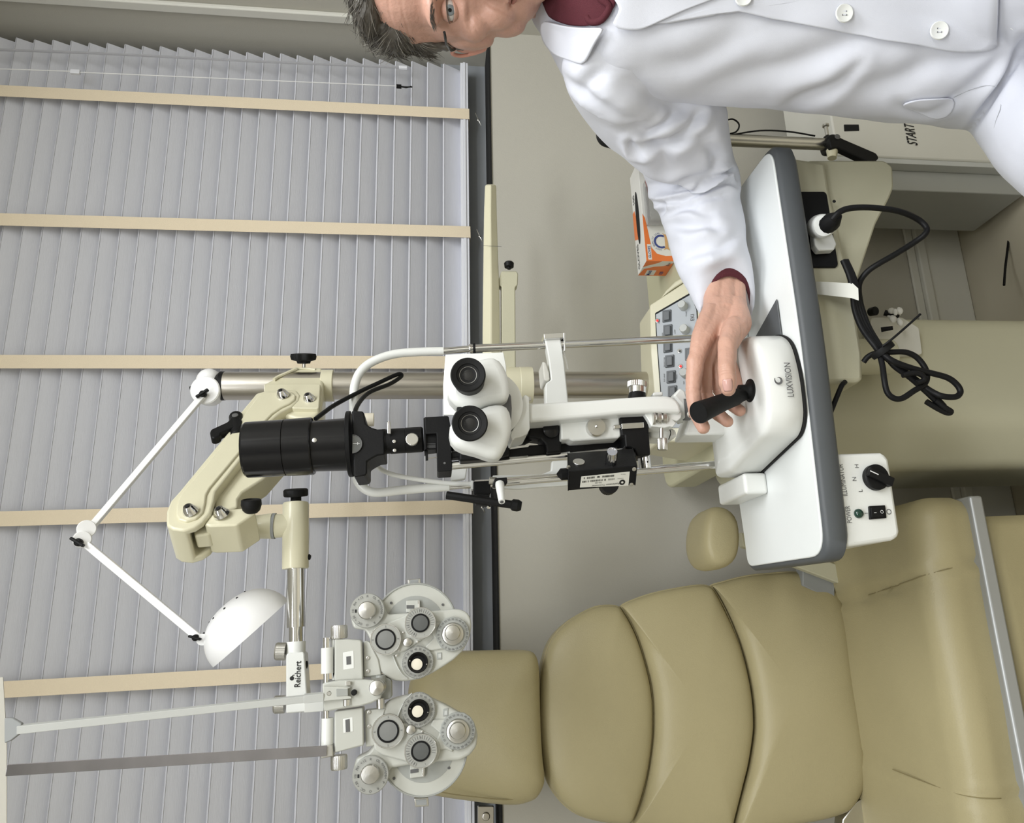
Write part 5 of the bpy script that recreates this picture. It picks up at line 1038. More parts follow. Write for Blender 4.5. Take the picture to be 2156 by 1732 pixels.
# coiled bundle
cb_ = thing('cable_bundle', 'black cable looped and tied into a bundle hanging under the table', 'cable', P(1855, 740, 1.0))
random.seed(7)
def tube_(name, pts, r, sm=6, m_='black'): return MB().tube([P(*p) for p in pts], r, 10, sm).build(name, m_, cb_)
for k, dy in enumerate((-8, -3, 3, 8)):
    tube_('cable_strand', [(1778+dy*.4,548,.93),(1792+dy*.5,580,.93),(1800+dy*.6,610,.93),(1807+dy,650,.94),(1822+dy,690,.94),(1845+dy*.7,725,.93),(1860+dy*.5,745,.93),(1885-dy*.3,770,.93),(1920-dy*.4,795,.93),(1955-dy*.5,825,.93),(1985-dy*.3,855,.935)], .0042)
tube_('cable_loop', [(1850,738,.93),(1870,741,.925),(1905,741,.925),(1930,752,.925),(1948,775,.925),(1952,795,.925),(1945,810,.925),(1925,822,.92),(1900,838,.92),(1882,838,.92),(1868,825,.92),(1862,800,.92),(1858,770,.925),(1852,745,.93)], .0040)
tube_('cable_loop', [(1855,742,.925),(1880,760,.92),(1920,775,.92),(1960,785,.92),(1995,795,.92),(2015,810,.92),(2022,825,.92),(2012,835,.92),(1985,834,.92),(1965,826,.925),(1940,810,.93)], .0042)
tube_('cable_loop', [(1900,790,.918),(1925,785,.916),(1942,790,.916),(1945,800,.918),(1930,806,.92)], .0038)
tube_('cable_tail', [(1970,842,.93),(1990,858,.93),(2002,866,.932),(1995,869,.935),(1975,860,.935),(1950,845,.935)], .0040)
tube_('cable_tail', [(1818,762,.95),(1826,752,.945),(1838,745,.94),(1852,742,.93)], .0040)
tube_('cable_tie', [(1858,729,.915),(1880,712,.905),(1910,686,.90),(1938,661,.895)], .0016, 4)
s = MB(); c = P(1858, 737, .93); s.lathe(c-V((.012, 0, .008)), V((.83, 0, .55)), [(.0155, .0)] and [(.0165, .010), (.0170, .012), (.0170, .017), (.0165, .019)], 20); s.build('tie_band', 'rubber', cb_)
cable('table_cable', [(1779,804,.965),(1772,812,.96),(1762,835,.96),(1752,860,.96),(1742,884,.965),(1730,900,.97)], .0036, 'short black cable running back under the left half of the table')
s = MB(); s.prism([P(1706, 592, .96), P(1712, 618, .96), P(1793, 627, .925), P(1808, 632, .92), P(1807, 607, .92), P(1795, 596, .925)], (0, .0008, 0)); o = s.build('masking_tape', 'tapew'); tag(o, 'pale strip of tape holding the cable bundle to the housing', 'tape')
cable('floor_cable', [(2116,420,1.55),(2123,440,1.52),(2125,480,1.50),(2122,520,1.48),(2117,560,1.47),(2114,600,1.45)], .0028, 'thin black cable lying by the wall low at the right')
# ================================================================ the doctor
from mathutils.bvhtree import BVHTree
pe = thing('person', 'person in a white lab coat over a maroon jumper, right hand on the joystick', 'person', (.73, .76, .0))
FD = V((-.7, -.714, 0)); SD = V((.714, -.7, 0))          # where the chest faces; towards his left side
def lerp(a, b, t): return a+(b-a)*t
# ---- coat: torso, sleeve and lap as one surface
CN = PD(1140, -38, 1.0); CT = V((.766, .812, 0))
TORSO = [(1.224,.055,.050,.052,0),(1.210,.080,.060,.060,.1),(1.197,.125,.074,.072,.3),(1.182,.160,.090,.088,.55),(1.165,.178,.104,.103,.8),(1.137,.180,.106,.114,1),(1.08,.178,.107,.120,1),(1.0,.175,.105,.122,1),(.93,.175,.106,.128,1),(.86,.178,.108,.134,1),(.79,.185,.112,.142,1),(.72,.19,.115,.148,1),(.64,.19,.115,.15,1),(.60,.17,.12,.13,1)]
def ell_ring(c, u, v, n=40, p=2.3, ur=None):
    out = []
    for k in range(n):
        t = 2*math.pi*k/n; a, b = math.cos(t), math.sin(t)
        out.append(c+(u if a > 0 or ur is None else ur)*math.copysign(abs(a)**(2/p), a)+v*math.copysign(abs(b)**(2/p), b))
    return out
body = MB()
body.loft([ell_ring(V((lerp(CN.x, CT.x, t), lerp(CN.y, CT.y, t), z)), SD*al, FD*b, ur=SD*ar) for z, al, ar, b, t in TORSO])
# right sleeve stations: place along the arm, upper and lower outline, distance, half depth
SL = [(165,1200,1400,.98,.060),(195,1212,1500,1.02,.066),(235,1242,1530,1.055,.072),(265,1272,1535,1.085,.076),(295,1303,1537,1.11,.078),(322,1327,1542,1.135,.078),(350,1348,1550,1.15,.074),(378,1366,1556,1.16,.070),(405,1378,1552,1.16,.066),(435,1392,1553,1.155,.062),(470,1405,1560,1.145,.058),(505,1415,1567,1.13,.054),(540,1426,1573,1.115,.050),(575,1438,1581,1.10,.047),(605,1452,1590,1.09,.045),(628,1465,1592,1.085,.044),(648,1477,1591,1.08,.043)]
mids = [PD((a+b)/2, y, D) for y, a, b, D, h in SL]
rings = []
for i, (y, a, b, D, h) in enumerate(SL):
    up_ = (PD(a, y, D)-PD(b, y, D))/2; c = mids[i]
    t = (mids[min(i+1, len(SL)-1)]-mids[max(i-1, 0)]); dep = V((t.y, -t.x, 0)).normalized()
    if dep.dot(_fh) > 0: dep = -dep                    # towards the camera
    r_ = []
    tn_ = t.normalized(); k2 = max(0, (i-(len(SL)-4))/3)
    for k in range(40):
        q = 2*math.pi*k/40; near = math.sin(q)
        r_.append(c+up_*math.cos(q)+dep*h*near-tn_*(.068*k2*max(-.15, near)))
    rings.append(r_)
slv = MB(); slv.loft(rings)
# shoulder filler between the torso and the sleeve
slv.tube([PD(1268, 100, .985), PD(1285, 130, .98), PD(1300, 168, 1.01), PD(1330, 205, 1.045), PD(1360, 245, 1.075)], [.062, .066, .066, .068, .066], 24, 4)
# far sleeve (his left), resting in his lap
body.tube([V((.80, .67, 1.14)), V((.86, .57, 1.06)), V((.88, .52, .92)), V((.80, .46, .86)), V((.66, .46, .83))], [.075, .078, .068, .06, .046], 24, 5)
# lap
body.tube([V((.78, .86, .51)), V((.69, .81, .525)), V((.57, .74, .555)), V((.46, .67, .55)), V((.38, .62, .50))], [.085, .090, .090, .085, .078], 28, 5)
body.tube([V((.84, .78, .64)), V((.76, .66, .645)), V((.66, .53, .63)), V((.55, .40, .58)), V((.51, .36, .50))], [.11, .105, .095, .088, .08], 28, 5)
cm = fuse(body, .0055, 14, .6); sm_ = fuse(slv, .0048, 10, .6)
co_ = getco(cm); no_ = getno(cm)
def Z9(pts, ox=1080): return [(ox+a/2.987, b/2.987) for a, b in pts]
# folds pressed into the cloth: course, width, depth, and the raised lip beside each
FOLDS = [(Z9([(830,850),(900,790),(1000,712)]),6,.0035),(Z9([(745,905),(850,917),(980,880),(1100,800),(1165,715)]),8,.0075),(Z9([(930,965),(1000,905),(1100,855),(1210,835)]),10,.0050),
 (Z9([(728,878),(760,935),(805,962)]),5,.0060),(Z9([(860,1160),(1000,1168),(1080,1135),(1230,1080),(1268,1000)]),8,.0065),(Z9([(1268,1000),(1240,940),(1180,900)]),12,.004),(Z9([(900,1205),(1080,1203),(1200,1135),(1340,1085),(1410,1135)]),6,.0070),
 (Z9([(975,1268),(1080,1258),(1200,1203),(1330,1152),(1395,1170)]),6,.0080),(Z9([(900,1258),(965,1290),(935,1340)]),5,.0060),(Z9([(940,1345),(1080,1312),(1200,1255),(1320,1215)]),8,.0045),
 (Z9([(1080,1300),(1180,1345),(1250,1352)]),9,.0040),(Z9([(1130,1455),(1220,1430),(1290,1440)]),10,.0045),(Z9([(1170,1600),(1300,1560),(1400,1480)]),10,.0040),(Z9([(990,1405),(1100,1425),(1250,1395)]),9,.0035),(Z9([(1060,1640),(1180,1560),(1290,1500)]),12,.0030),
 (Z9([(620,455),(760,540),(900,620),(1100,690)]),20,.0050),(Z9([(560,420),(500,500),(430,560)]),16,.0035),(Z9([(300,470),(420,560),(560,640),(700,720)]),9,.0030),(Z9([(1420,240),(1250,330),(1080,400),(850,420)]),28,.0055),(Z9([(1560,420),(1300,520),(1100,600)]),26,.004),
 (Z9([(760,760),(900,900),(960,1000),(940,1100)]),16,.004),(Z9([(130,655),(230,600),(430,520),(570,400)],1616),13,.0065),(Z9([(-150,480),(150,400),(420,300),(560,200)],1616),24,.005),(Z9([(500,560),(800,500),(1050,380),(1300,330)],1616),22,.005),
 (Z9([(1620,230),(1540,390),(1440,560),(1250,860)],1616),9,.0100),(Z9([(1180,610),(1390,440),(1540,300)],1616),12,.0050),(Z9([(820,640),(1000,700),(1190,600)],1616),10,.004),(Z9([(900,50),(1000,150),(960,300)],1616),24,.004)]
def fold(co, no):
    rel = co-np.array(CAM[:]); dz = rel@np.array(FW[:]); sx = CX+F*(rel@np.array(EX[:]))/dz; sy = CY-F*(rel@np.array(EY[:]))/dz
    face = np.clip((-(no*rel).sum(1)/np.sqrt((rel**2).sum(1)))*3, 0, 1)
    d = np.zeros(len(co))
    for pts, w_, am in FOLDS:
        q = [(p.x, p.y) for p in catmull([V((x, y, 0)) for x, y in pts], 5)]; best = np.full(len(co), 1e9); sd = np.zeros(len(co)); tt = np.zeros(len(co)); n_ = len(q)-1
        for k in range(n_):
            ax_, ay = q[k]; bx_, by_2 = q[k+1]; vx, vy = bx_-ax_, by_2-ay; L2 = vx*vx+vy*vy+1e-9
            t = np.clip(((sx-ax_)*vx+(sy-ay)*vy)/L2, 0, 1); ex_, ey_ = sx-ax_-t*vx, sy-ay-t*vy; r_ = np.hypot(ex_, ey_)
            m_ = r_ < best; best = np.where(m_, r_, best); sd = np.where(m_, np.sign(vx*ey_-vy*ex_), sd); tt = np.where(m_, (k+t)/n_, tt)
        env = np.sin(np.pi*np.clip(tt*.88+.06, 0, 1))**.6
        s_ = best*sd
        d += 1.35*am*env*face*(-np.exp(-(s_/w_)**2)+.75*np.exp(-((s_-2.0*w_)/(1.5*w_))**2)+.45*np.exp(-((s_+2.2*w_)/(1.5*w_))**2))
    for i, p in enumerate(co):
        v = V(p); d[i] += .0035*noise.noise(v*9)+.0018*noise.noise(v*22)
    return d
co_ = co_+no_*fold(co_, no_)[:, None]
sc_, sn_ = getco(sm_), getno(sm_); sc_ = sc_+sn_*(fold(sc_, sn_)*1.35)[:, None]; setco(sm_, sc_)
setco(cm, co_)
finish_bv = BVHTree.FromPolygons([V(c) for c in co_], [tuple(p.vertices) for p in cm.polygons])
coat = finish(shift(cm, pe), 'coat', 'coat', pe, angle=180)
sleeve = finish(shift(sm_, pe), 'sleeve', 'coat', coat, angle=180); ss_ = sleeve.modifiers.new('s', 'SMOOTH'); ss_.iterations = 1; ss_.factor = .4; sleeve.modifiers.new('sub', 'SUBSURF').levels = 1; sleeve.modifiers['sub'].render_levels = 1
cs = coat.modifiers.new('s', 'SMOOTH'); cs.iterations = 1; cs.factor = .5
coat.modifiers.new('sub', 'SUBSURF').levels = 1; coat.modifiers['sub'].render_levels = 1
def hit(x, y):
    r_ = finish_bv.ray_cast(CAM, ray(x, y).normalized())
    return (r_[0], r_[1]) if r_[0] is not None else (None, None)
def inpoly(x, y, P_):
    c = False; n = len(P_)
    for i in range(n):
        x1, y1 = P_[i]; x2, y2 = P_[i-1]
        if (y1 > y) != (y2 > y) and x < (x2-x1)*(y-y1)/(y2-y1)+x1: c = not c
    return c
def patch(name, poly, h, th, m_, par, n=26, curl=0., label=None):
    """a piece of cloth laid over the coat: a grid clipped to the outline, thick, following the body"""
    # radial grid from the centroid keeps the outline exact
    q = [V((x, y, 0)) for x, y in poly]; per = []
    for i in range(len(q)):
        a, b = q[i], q[(i+1) % len(q)]; k = max(1, int((b-a).length/9))
        per += [a.lerp(b, j/k) for j in range(k)]
    c = sum(per, V((0, 0, 0)))/len(per); N = len(per); R_ = 12
    def pt(x, y, hh, last=[None]):
        p, nn = hit(x, y)
        if p is None:
            if last[0] is None: return None
            D = last[0]; return CAM+ray(x, y)*D
        last[0] = (p-CAM).dot(FW)
        if nn.dot(ray(x, y)) > 0: nn = -nn
        return p+nn*hh
    rows = []
    for j in range(R_+1):
        t = j/R_; rows.append([pt(c.x+(p.x-c.x)*t, c.y+(p.y-c.y)*t, h+curl*t*t) for p in per])
    vs = [r for row in rows[1:] for r in row]; fs = []
    for j in range(R_-1):
        for k in range(N): k2 = (k+1) % N; fs.append((j*N+k, j*N+k2, (j+1)*N+k2, (j+1)*N+k))
    vs.append(rows[0][0]); ci = len(vs)-1
    for k in range(N): fs.append((ci, k, (k+1) % N))
    if any(v is None for v in vs): print('patch miss', name); return None
    o = MB().add(vs, fs).build(name, m_, par, angle=60, label=label)
    # even out, then give the cloth its thickness
    s_ = o.modifiers.new('s', 'SMOOTH'); s_.iterations = 6; s_.factor = .5
    d = o.modifiers.new('t', 'SOLIDIFY'); d.thickness = th; d.offset = 0
    return o
# jumper showing at the neck, collar flap, lapel and overlapping front
patch('jumper', [(1120,-60),(1150,15),(1158,36),(1178,46),(1205,55),(1240,58),(1262,53),(1280,42),(1300,14),(1310,-60)], .004, .003, 'shirt', pe)
s = MB(); q = [P_ for P_ in ([hit(x, y)[0] for x, y in ((1238,-40),(1262,-5),(1282,12),(1276,30),(1262,44),(1244,46),(1236,36))]) if P_ is not None]
if len(q) > 3: s.tube([p-ray(1200, 20).normalized()*.006 for p in q], .0042, 10, 4); s.build('jumper_collar', 'shirt', pe)
patch('front_panel', [(1300,-70),(1300,10),(1368,56),(1420,38),(1495,18),(1560,28),(1616,43),(1700,56),(1777,68),(1864,88),(1961,101),(2048,112),(2095,110),(2110,98),(2118,60),(2122,0),(2124,-70)], .0055, .003, 'coat', pe)
patch('lapel', [(1262,-70),(1290,-5),(1305,20),(1290,50),(1287,56),(1300,64),(1340,66),(1368,57),(1430,30),(1500,2),(1560,-30),(1560,-70)], .009, .003, 'coat', pe)
patch('collar', [(1150,38),(1152,62),(1162,85),(1182,108),(1208,122),(1239,135),(1250,115),(1264,88),(1277,68),(1287,55),(1262,58),(1235,57),(1205,52),(1176,44),(1158,36)], .010, .003, 'coat', pe, curl=.002)
# stitched seams
def seam(name, pts, r=.0004, m_='stitch', h=.0004, par=None):
    q = []
    for x, y in pts:
        p, nn = hit(x, y)
        if p is not None: q.append(p+(nn if nn.dot(FW) < 0 else -nn)*h)
    if len(q) > 2: MB().tube(q, r, 6, 3).build(name, m_, par or pe)
patch('pocket_flap', [(1893,216),(1925,207),(1965,204),(2008,202),(2013,212),(2006,232),(1997,243),(1975,248),(1955,244),(1920,228)], .003, .002, 'coat', pe)
mbut = None
def button(x, y, rp_, h=.0095):
    p, nn = hit(x, y)
    if p is None: return
    if nn.dot(FW) > 0: nn = -nn
    nn = (nn*.35-FW*.65).normalized()
    c = p+nn*h; R = px(rp_, c); s = MB()
    s.lathe(c, nn, [(R*.8, -.001), (R, 0), (R, .0012), (R*.93, .0022), (R*.80, .0020), (R*.72, .0014), (R*.05, .0013)], 44); o = s.build('button', 'button', pe, angle=40)
    u_, v_ = EX, EY
    for i in (-1, 1):
        for j in (-1, 1): MB().lathe(c+u_*R*.2*i+v_*R*.2*j+nn*.0013, nn, [(R*.085, 0), (R*.085, .0003)], 10).build('button_hole', 'gink', o)
    for j in (-1, 1): MB().cyl(c+u_*R*.2+v_*R*.2*j+nn*.0014, c-u_*R*.2+v_*R*.2*j+nn*.0014, .0005, .0005, 6).build('thread', 'coat', o)
button(1560, 2, 18.3); button(1770, 34, 18.8); button(1971, 70, 18.8); button(2121, 68, 14)
# ---- trousers, shoes below the picture
tr = MB(); tr.tube([V((.38, .62, .54)), V((.36, .61, .40)), V((.40, .64, .12))], [.075, .065, .055], 24, 4); tr.tube([V((.53, .37, .54)), V((.51, .36, .40)), V((.54, .40, .12))], [.075, .065, .055], 24, 4)
tr.build('trousers', mat('dark_trousers', (.02, .02, .022), .8, noise_amt=.1, bump=.3), pe)
for cx, cy in ((.36, .60), (.50, .36)):
    s = MB(); s.ell((cx, cy, .045), .05, .13, .045, Matrix.Rotation(math.radians(-52), 3, 'Z')); s.box((cx-.03, cy-.03, 0), (cx+.03, cy+.03, .03)); s.build('shoe', 'black', pe)
# ---- right hand on the joystick
hd = MB()
def fin(pts, rs): 
    q = [P(*p) for p in pts]
    for i in range(len(q)-1):
        hd.cyl(q[i], q[i+1], rs[i], rs[i+1], 16)
    for p, r in zip(q, rs): hd.ell(p, r, r, r, None, 16, 10)
HN = dict(
 index=([(1482,715,.962),(1464,762,.955),(1459,822,.958),(1464,868,.962),(1481,900,.955)], [.0135, .0118, .0108, .0098, .0086]),
 middle=([(1500,715,.972),(1482,765,.976),(1484,828,.985),(1505,866,.978),(1531,887,.968)], [.0135, .0118, .0105, .0095, .0083]),
 ring=([(1518,712,.980),(1506,762,.986),(1515,820,.993),(1538,850,.985),(1558,864,.976)], [.013, .0112, .010, .0090, .0080]),
 little=([(1536,712,.985),(1532,752,.988),(1546,790,.990),(1556,822,.985)], [.012, .0102, .0090, .0078]),
 thumb=([(1545,690,.955),(1532,725,.932),(1530,778,.915),(1532,806,.912),(1534,818,.914)], [.0165, .0135, .0118, .0115, .0100]))
for k, (a, b) in HN.items(): fin(a, b)
w0 = (1526, 600, 1.0); 
for dx, yy, r in ((-22, 0, .0165), (0, -.004, .0185), (22, 0, .0165)):
    hd.tube([P(1526+dx, 570, 1.005), P(1526+dx*.95, 620, .995), P(1526+dx*1.1, 660, .985+yy)], [r*1.0, r*.98, r], 16, 4)
for (ex_, ey_, eY), r1 in (((1482,715,.962), .0145), ((1500,715,.970), .0155), ((1520,712,.975), .0155), ((1538,712,.975), .0145)):
    hd.tube([P(1526+(ex_-1510)*.55, 640, .988), P((1526+ex_)/2, 680, .975), P(ex_, ey_, eY)], [.0165, .0155, r1], 16, 4)
hd.tube([P(1548, 640, .985), P(1556, 680, .965), P(1545, 700, .950), P(1533, 728, .934)], [.0155, .0175, .0160, .0130], 16, 5)
hd.tube([P(1497, 650, .98), P(1478, 700, .965), P(1468, 745, .957)], [.0120, .0130, .0118], 16, 5)
hm = fuse(hd, .00135, 7, .55)
hc, hn = getco(hm), getno(hm); dd = np.zeros(len(hc))
def crease(p, u, L, w_, depth, rad=.016):
    global dd
    p = np.array(p[:]); u = np.array(V(u).normalized()[:]); q = hc-p; a = q@u; r = np.sqrt((q**2).sum(1))
    dd -= depth*np.exp(-(a/w_)**2)*np.exp(-(np.maximum(0, r-L)/.004)**2)
thd = P(1532, 806, .91)-P(1530, 760, .915)
for y_, dp in ((774, .0007), (779, .0009), (785, .0007), (769, .0004)): crease(P(1531, y_, .905), thd+V((0, 0, .0)), .012, .0009, dp)
crease(P(1553, 712, .945), V((-.2, 0, -1)), .012, .0010, .0011)
crease(P(1548, 722, .94), V((-.6, 0, -1)), .010, .0010, .0008)
for f_, idx in (('index', 2), ('index', 3), ('middle', 2), ('middle', 3), ('ring', 2), ('ring', 3)):
    a, b = P(*HN[f_][0][idx]), P(*HN[f_][0][idx-1]); crease(a, a-b, .012, .0011, .0007)
for i, p in enumerate(hc): dd[i] += .0006*noise.noise(V(p)*70)+.00025*noise.noise(V(p)*260)+.0007*max(0, noise.noise(V((p[0]*40, p[1]*40, p[2]*110))))
setco(hm, hc+hn*dd[:, None])
hand = finish(shift(hm, pe), 'hand', 'skin', pe, angle=180)
nb = P(1531.5, 812, .902); bvh = BVHTree.FromPolygons([V(c) for c in hc], [tuple(p.vertices) for p in hm.polygons])
hh_ = bvh.ray_cast(CAM, ray(1532, 811).normalized())
if hh_[0] is not None:
    n_ = hh_[1]; u_ = (P(1533, 818, .91)-P(1531, 790, .91)).normalized(); u_ = (u_-n_*u_.dot(n_)).normalized(); v_ = n_.cross(u_)
    s = MB(); rows = []
    for i in range(9):
        a = -1+2*i/8; row = []
        for j in range(9):
            b = -1+2*j/8; k = (1-.18*abs(a)**3) if a < 0 else math.sqrt(max(0, 1-a*a*.55)); row.append(hh_[0]+u_*a*.0082+v_*b*.0066*k+n_*(.0013-.0030*b*b*k*k-.0008*a*a))
        rows.append(row)
    s.loft(rows, cap=False, closed=False); nl = s.build('thumbnail', 'nail', hand, angle=80); so = nl.modifiers.new('t', 'SOLIDIFY'); so.thickness = .0006
# jumper cuff
def cuffring(yc, xa, xb, Y, dep, sk):
    c = (P(xa, yc, Y)+P(xb, yc, Y))/2; u = (P(xa, yc, Y)-P(xb, yc, Y))/2; r_ = []
    ax_ = V((1, 0, .12)).normalized()
    for k in range(36):
        q = 2*math.pi*k/36; near = math.sin(q); r_.append(c+u*math.cos(q)+V((0, -dep, 0))*near+ax_*sk*max(-.3, near))
    return r_
s = MB(); s.loft([cuffring(585, 1484, 1570, 1.008, .027, .020), cuffring(608, 1480, 1577, 1.008, .031, .028), cuffring(634, 1477, 1583, 1.008, .033, .034), cuffring(644, 1479, 1582, 1.008, .032, .036), cuffring(646, 1484, 1578, 1.007, .029, .036), cuffring(640, 1487, 1574, 1.008, .028, .035), cuffring(600, 1487, 1574, 1.01, .028, .03)], cap=False); s.build('jumper_cuff', 'shirt', pe, angle=70)
# ---- head
HO = PD(941, -37, .985)
hF = V((CAM.x-HO.x, CAM.y-HO.y, 0)).normalized(); hU = V((hF.y, -hF.x, 0)); hU = hU if hU.x < 0 else -hU   # towards the camera; towards the visible ear
ang = math.radians(2); hU, hF = (hU*math.cos(ang)+hF*math.sin(ang)), (hF*math.cos(ang)-hU*math.sin(ang))
hW = Z_; rl = math.radians(2.5); hU, hW = (hU*math.cos(rl)-hW*math.sin(rl)), (hW*math.cos(rl)+hU*math.sin(rl))
SC = 1.0
def Hd(u, f, w_): return HO+(hU*u+hF*f+hW*w_)*SC
HR = Matrix((hU, hF, hW)).transposed()
hm_ = MB()
def he(u, f, w_, a, b, c): hm_.ell(Hd(u, f, w_), a, b, c, HR, 28, 18)
he(0, -.015, .040, .078, .095, .080); he(0, .022, -.002, .069, .066, .075); he(0, .022, -.045, .062, .062, .062)
he(0, .030, -.085, .047, .052, .036); he(0, .060, -.108, .023, .022, .018)
for sg in (-1, 1):
    he(sg*.046, .050, -.030, .022, .026, .020); he(sg*.030, .076, .020, .026, .014, .010); he(sg*.048, .024, -.072, .014, .030, .026)
    he(sg*.013, .094, -.040, .0095, .010, .008); he(sg*.066, .012, -.028, .012, .03, .03); he(sg*.028, .056, -.058, .026, .026, .026)
hm_.tube([Hd(0, .080, .014), Hd(0, .092, -.008), Hd(0, .106, -.030), Hd(0, .107, -.038)], [.010, .0095, .011, .0105], 16, 4)
he(0, .076, -.060, .024, .016, .014)
he(0, .084, -.070, .026, .010, .0055); he(0, .082, -.082, .021, .010, .0065)
hm_.tube([Hd(-.002, -.015, -.060), Hd(-.008, -.03, -.12), Hd(-.012, -.045, -.20)], [.050, .046, .056], 28, 4)
fm = fuse(hm_, .0021, 20, .6)
fc, fn = getco(fm), getno(fm)
o_ = np.array(HO[:]); bu, bf, bw = (np.array(v[:]) for v in (hU, hF, hW))
L_ = np.stack([(fc-o_)@bu, (fc-o_)@bf, (fc-o_)@bw], 1)
def G(u, f, w_, su, sf, sw): return np.exp(-(((L_[:, 0]-u)/su)**2+((L_[:, 1]-f)/sf)**2+((L_[:, 2]-w_)/sw)**2))
D_ = np.zeros(len(fc))
for sg in (-1, 1):
    D_ -= .0125*G(sg*.031, .085, -.001, .017, .05, .0105)
    D_ -= .0045*G(sg*.020, .09, .006, .010, .05, .010)
    D_ += .0028*G(sg*.040, .075, -.017, .016, .03, .006)      # bag under the eye
    D_ -= .0022*G(sg*.036, .08, -.024, .02, .03, .0035)
    a_ = L_[:, 0]*sg; w__ = L_[:, 2]                            # nose to mouth fold
    D_ -= .0028*np.exp(-((a_-(.021+(-.040-w__)*.42))/.0035)**2)*np.exp(-((w__+.058)/.020)**2)*(L_[:, 1] > .03)
    for k in range(3):
        D_ -= .0010*np.exp(-((w__-(-.016-.005*k+(a_-.045)*(-.25-.25*k)))/.0013)**2)*np.exp(-((a_-.050-.002*k)/.011)**2)*(L_[:, 1] > .0)
    D_ -= .0040*G(sg*.060, .055, .032, .014, .04, .024)        # temple hollow
    D_ -= .002*G(sg*.026, .08, -.074, .005, .03, .004)
D_ -= .0032*np.exp(-((L_[:, 2]+.0758+.002*np.abs(L_[:, 0]/.02)**2*0)/.0012)**2)*(np.abs(L_[:, 0]) < .0265)*(L_[:, 1] > .05)
for wv, am in ((.052, .0007), (.068, .0006)): D_ -= am*np.exp(-((L_[:, 2]-wv-.004*np.sin(L_[:, 0]*60))/.0014)**2)*(L_[:, 1] > .03)
for i, p in enumerate(fc): D_[i] += .0007*noise.noise(V(p)*55)+.00025*noise.noise(V(p)*220)
setco(fm, fc+fn*D_[:, None])
fbv = BVHTree.FromPolygons([V(c) for c in getco(fm)], [tuple(p.vertices) for p in fm.polygons])
head = finish(shift(fm, pe), 'head', 'skinf', pe, angle=180)
head.modifiers.new('sub', 'SUBSURF').levels = 1; head.modifiers['sub'].render_levels = 1
for sg in (1, -1):
    ec = Hd(sg*.0315, .0655, -.001); look = (CAM+V((0, 0, 0))-ec).normalized()
    s = MB(); s.ell(ec, .0122, .0122, .0122, None, 32, 20); ey_ = s.build('eyeball', 'eyew', pe, angle=180)
    s = MB(); s.lathe(ec+look*.0108, look, [(.0061, -.0004), (.0060, .0008), (.0052, .0013), (.0023, .0016)], 32); ir = s.build('iris', 'iris', ey_, angle=60)
    s = MB(); s.lathe(ec+look*.0124, look, [(.0023, -.0002), (.0022, .0002), (.0005, .0003)], 20); s.build('pupil', 'blackg', ir)
    # lids: two shells round the ball leaving the slit
    for nm, s0, s1, rr, mm in (('upper_eyelid', 17, 80, .0140, 'skinf'), ('lower_eyelid', -75, -21, .0137, 'skinf')):
        rows = []
        for i in range(10):
            el0 = math.radians(s0+(s1-s0)*i/9); row = []
            for j in range(21):
                az = math.radians(-86+172*j/20); kk = math.cos(az)**.55 if abs(math.cos(az)) > 1e-6 else 0
                edge = math.radians(-4*sg*math.sin(az))
                el = (el0*kk+edge) if s0 > 0 else (el0*kk+edge)
                r = rr+.0006*math.exp(-(i/1.2)**2)
                row.append(ec+(hF*math.cos(el)*math.cos(az)+hU*math.cos(el)*math.sin(az)+hW*math.sin(el))*r)
            rows.append(row)
        s = MB().loft(rows, cap=False, closed=False); lo = s.build(nm, mm, pe, angle=180); t_ = lo.modifiers.new('t', 'SOLIDIFY'); t_.thickness = .0016; t_.offset = -1
    s = MB(); q = []
    for j in range(21):
        az = math.radians(-80+160*j/20); el = math.radians(17)*math.cos(az)**.55+math.radians(-4*sg*math.sin(az)); q.append(ec+(hF*math.cos(el)*math.cos(az)+hU*math.cos(el)*math.sin(az)+hW*math.sin(el))*.0146)
    s.tube(q, .00055, 5, 0); s.build('eyelash', 'hair', pe)
    # upper lid crease
    s = MB(); q = []
    # eyebrow: short hairs
    random.seed(11)
    for k in range(150):
        t = random.random(); u_ = sg*(.014+.036*t); w_ = .0135+.010*math.sin(t*2.4)*.75+random.uniform(-.0028, .0028)
        o2 = Hd(u_, .16, w_); r_ = fbv.ray_cast(o2, -hF)
        if r_[0] is None: continue
        p = r_[0]; d = (hU*sg*.8+hW*(.5-.8*t)+hF*.15).normalized()*.0065; s.tube([p-hF*.0003, p+d*.5+hF*.0008, p+d], [.00026, .0002, .00005], 3, 0)
    s.build('eyebrow', 'hair', pe)
    # ear
    s = MB(); R_e = Matrix((hU, hF, hW)).transposed()@Matrix.Rotation(math.radians(sg*20), 3, 'Z')
    ecn = lambda u, f, w_: Hd(sg*(.0745+(u-.0765)*.80), f*.9-.0, -.025+(w_+.021)*.72)
    s.ell(ecn(.0765, -.008, -.024), .005, .012, .017, R_e, 20, 14)
    s.tube([ecn(.074, .006, -.006), ecn(.080, .002, .006), ecn(.0865, -.010, .008), ecn(.090, -.020, -.006), ecn(.088, -.021, -.024), ecn(.083, -.014, -.040), ecn(.077, -.004, -.050), ecn(.073, .003, -.046)], [.0026, .0028, .0029, .0028, .0026, .0032, .0042, .003], 12, 5)
    s.tube([ecn(.080, -.012, .0), ecn(.083, -.015, -.014), ecn(.080, -.010, -.030), ecn(.077, -.002, -.036)], [.0022, .0024, .0022, .0022], 10, 4)
    em = fuse(s, .0013, 5, .5); finish(shift(em, pe), 'ear', mat('ear_skin', (.60, .30, .23), .4, noise_amt=.08, noise_scale=60, sss=.2, bump=.3), pe, angle=180)
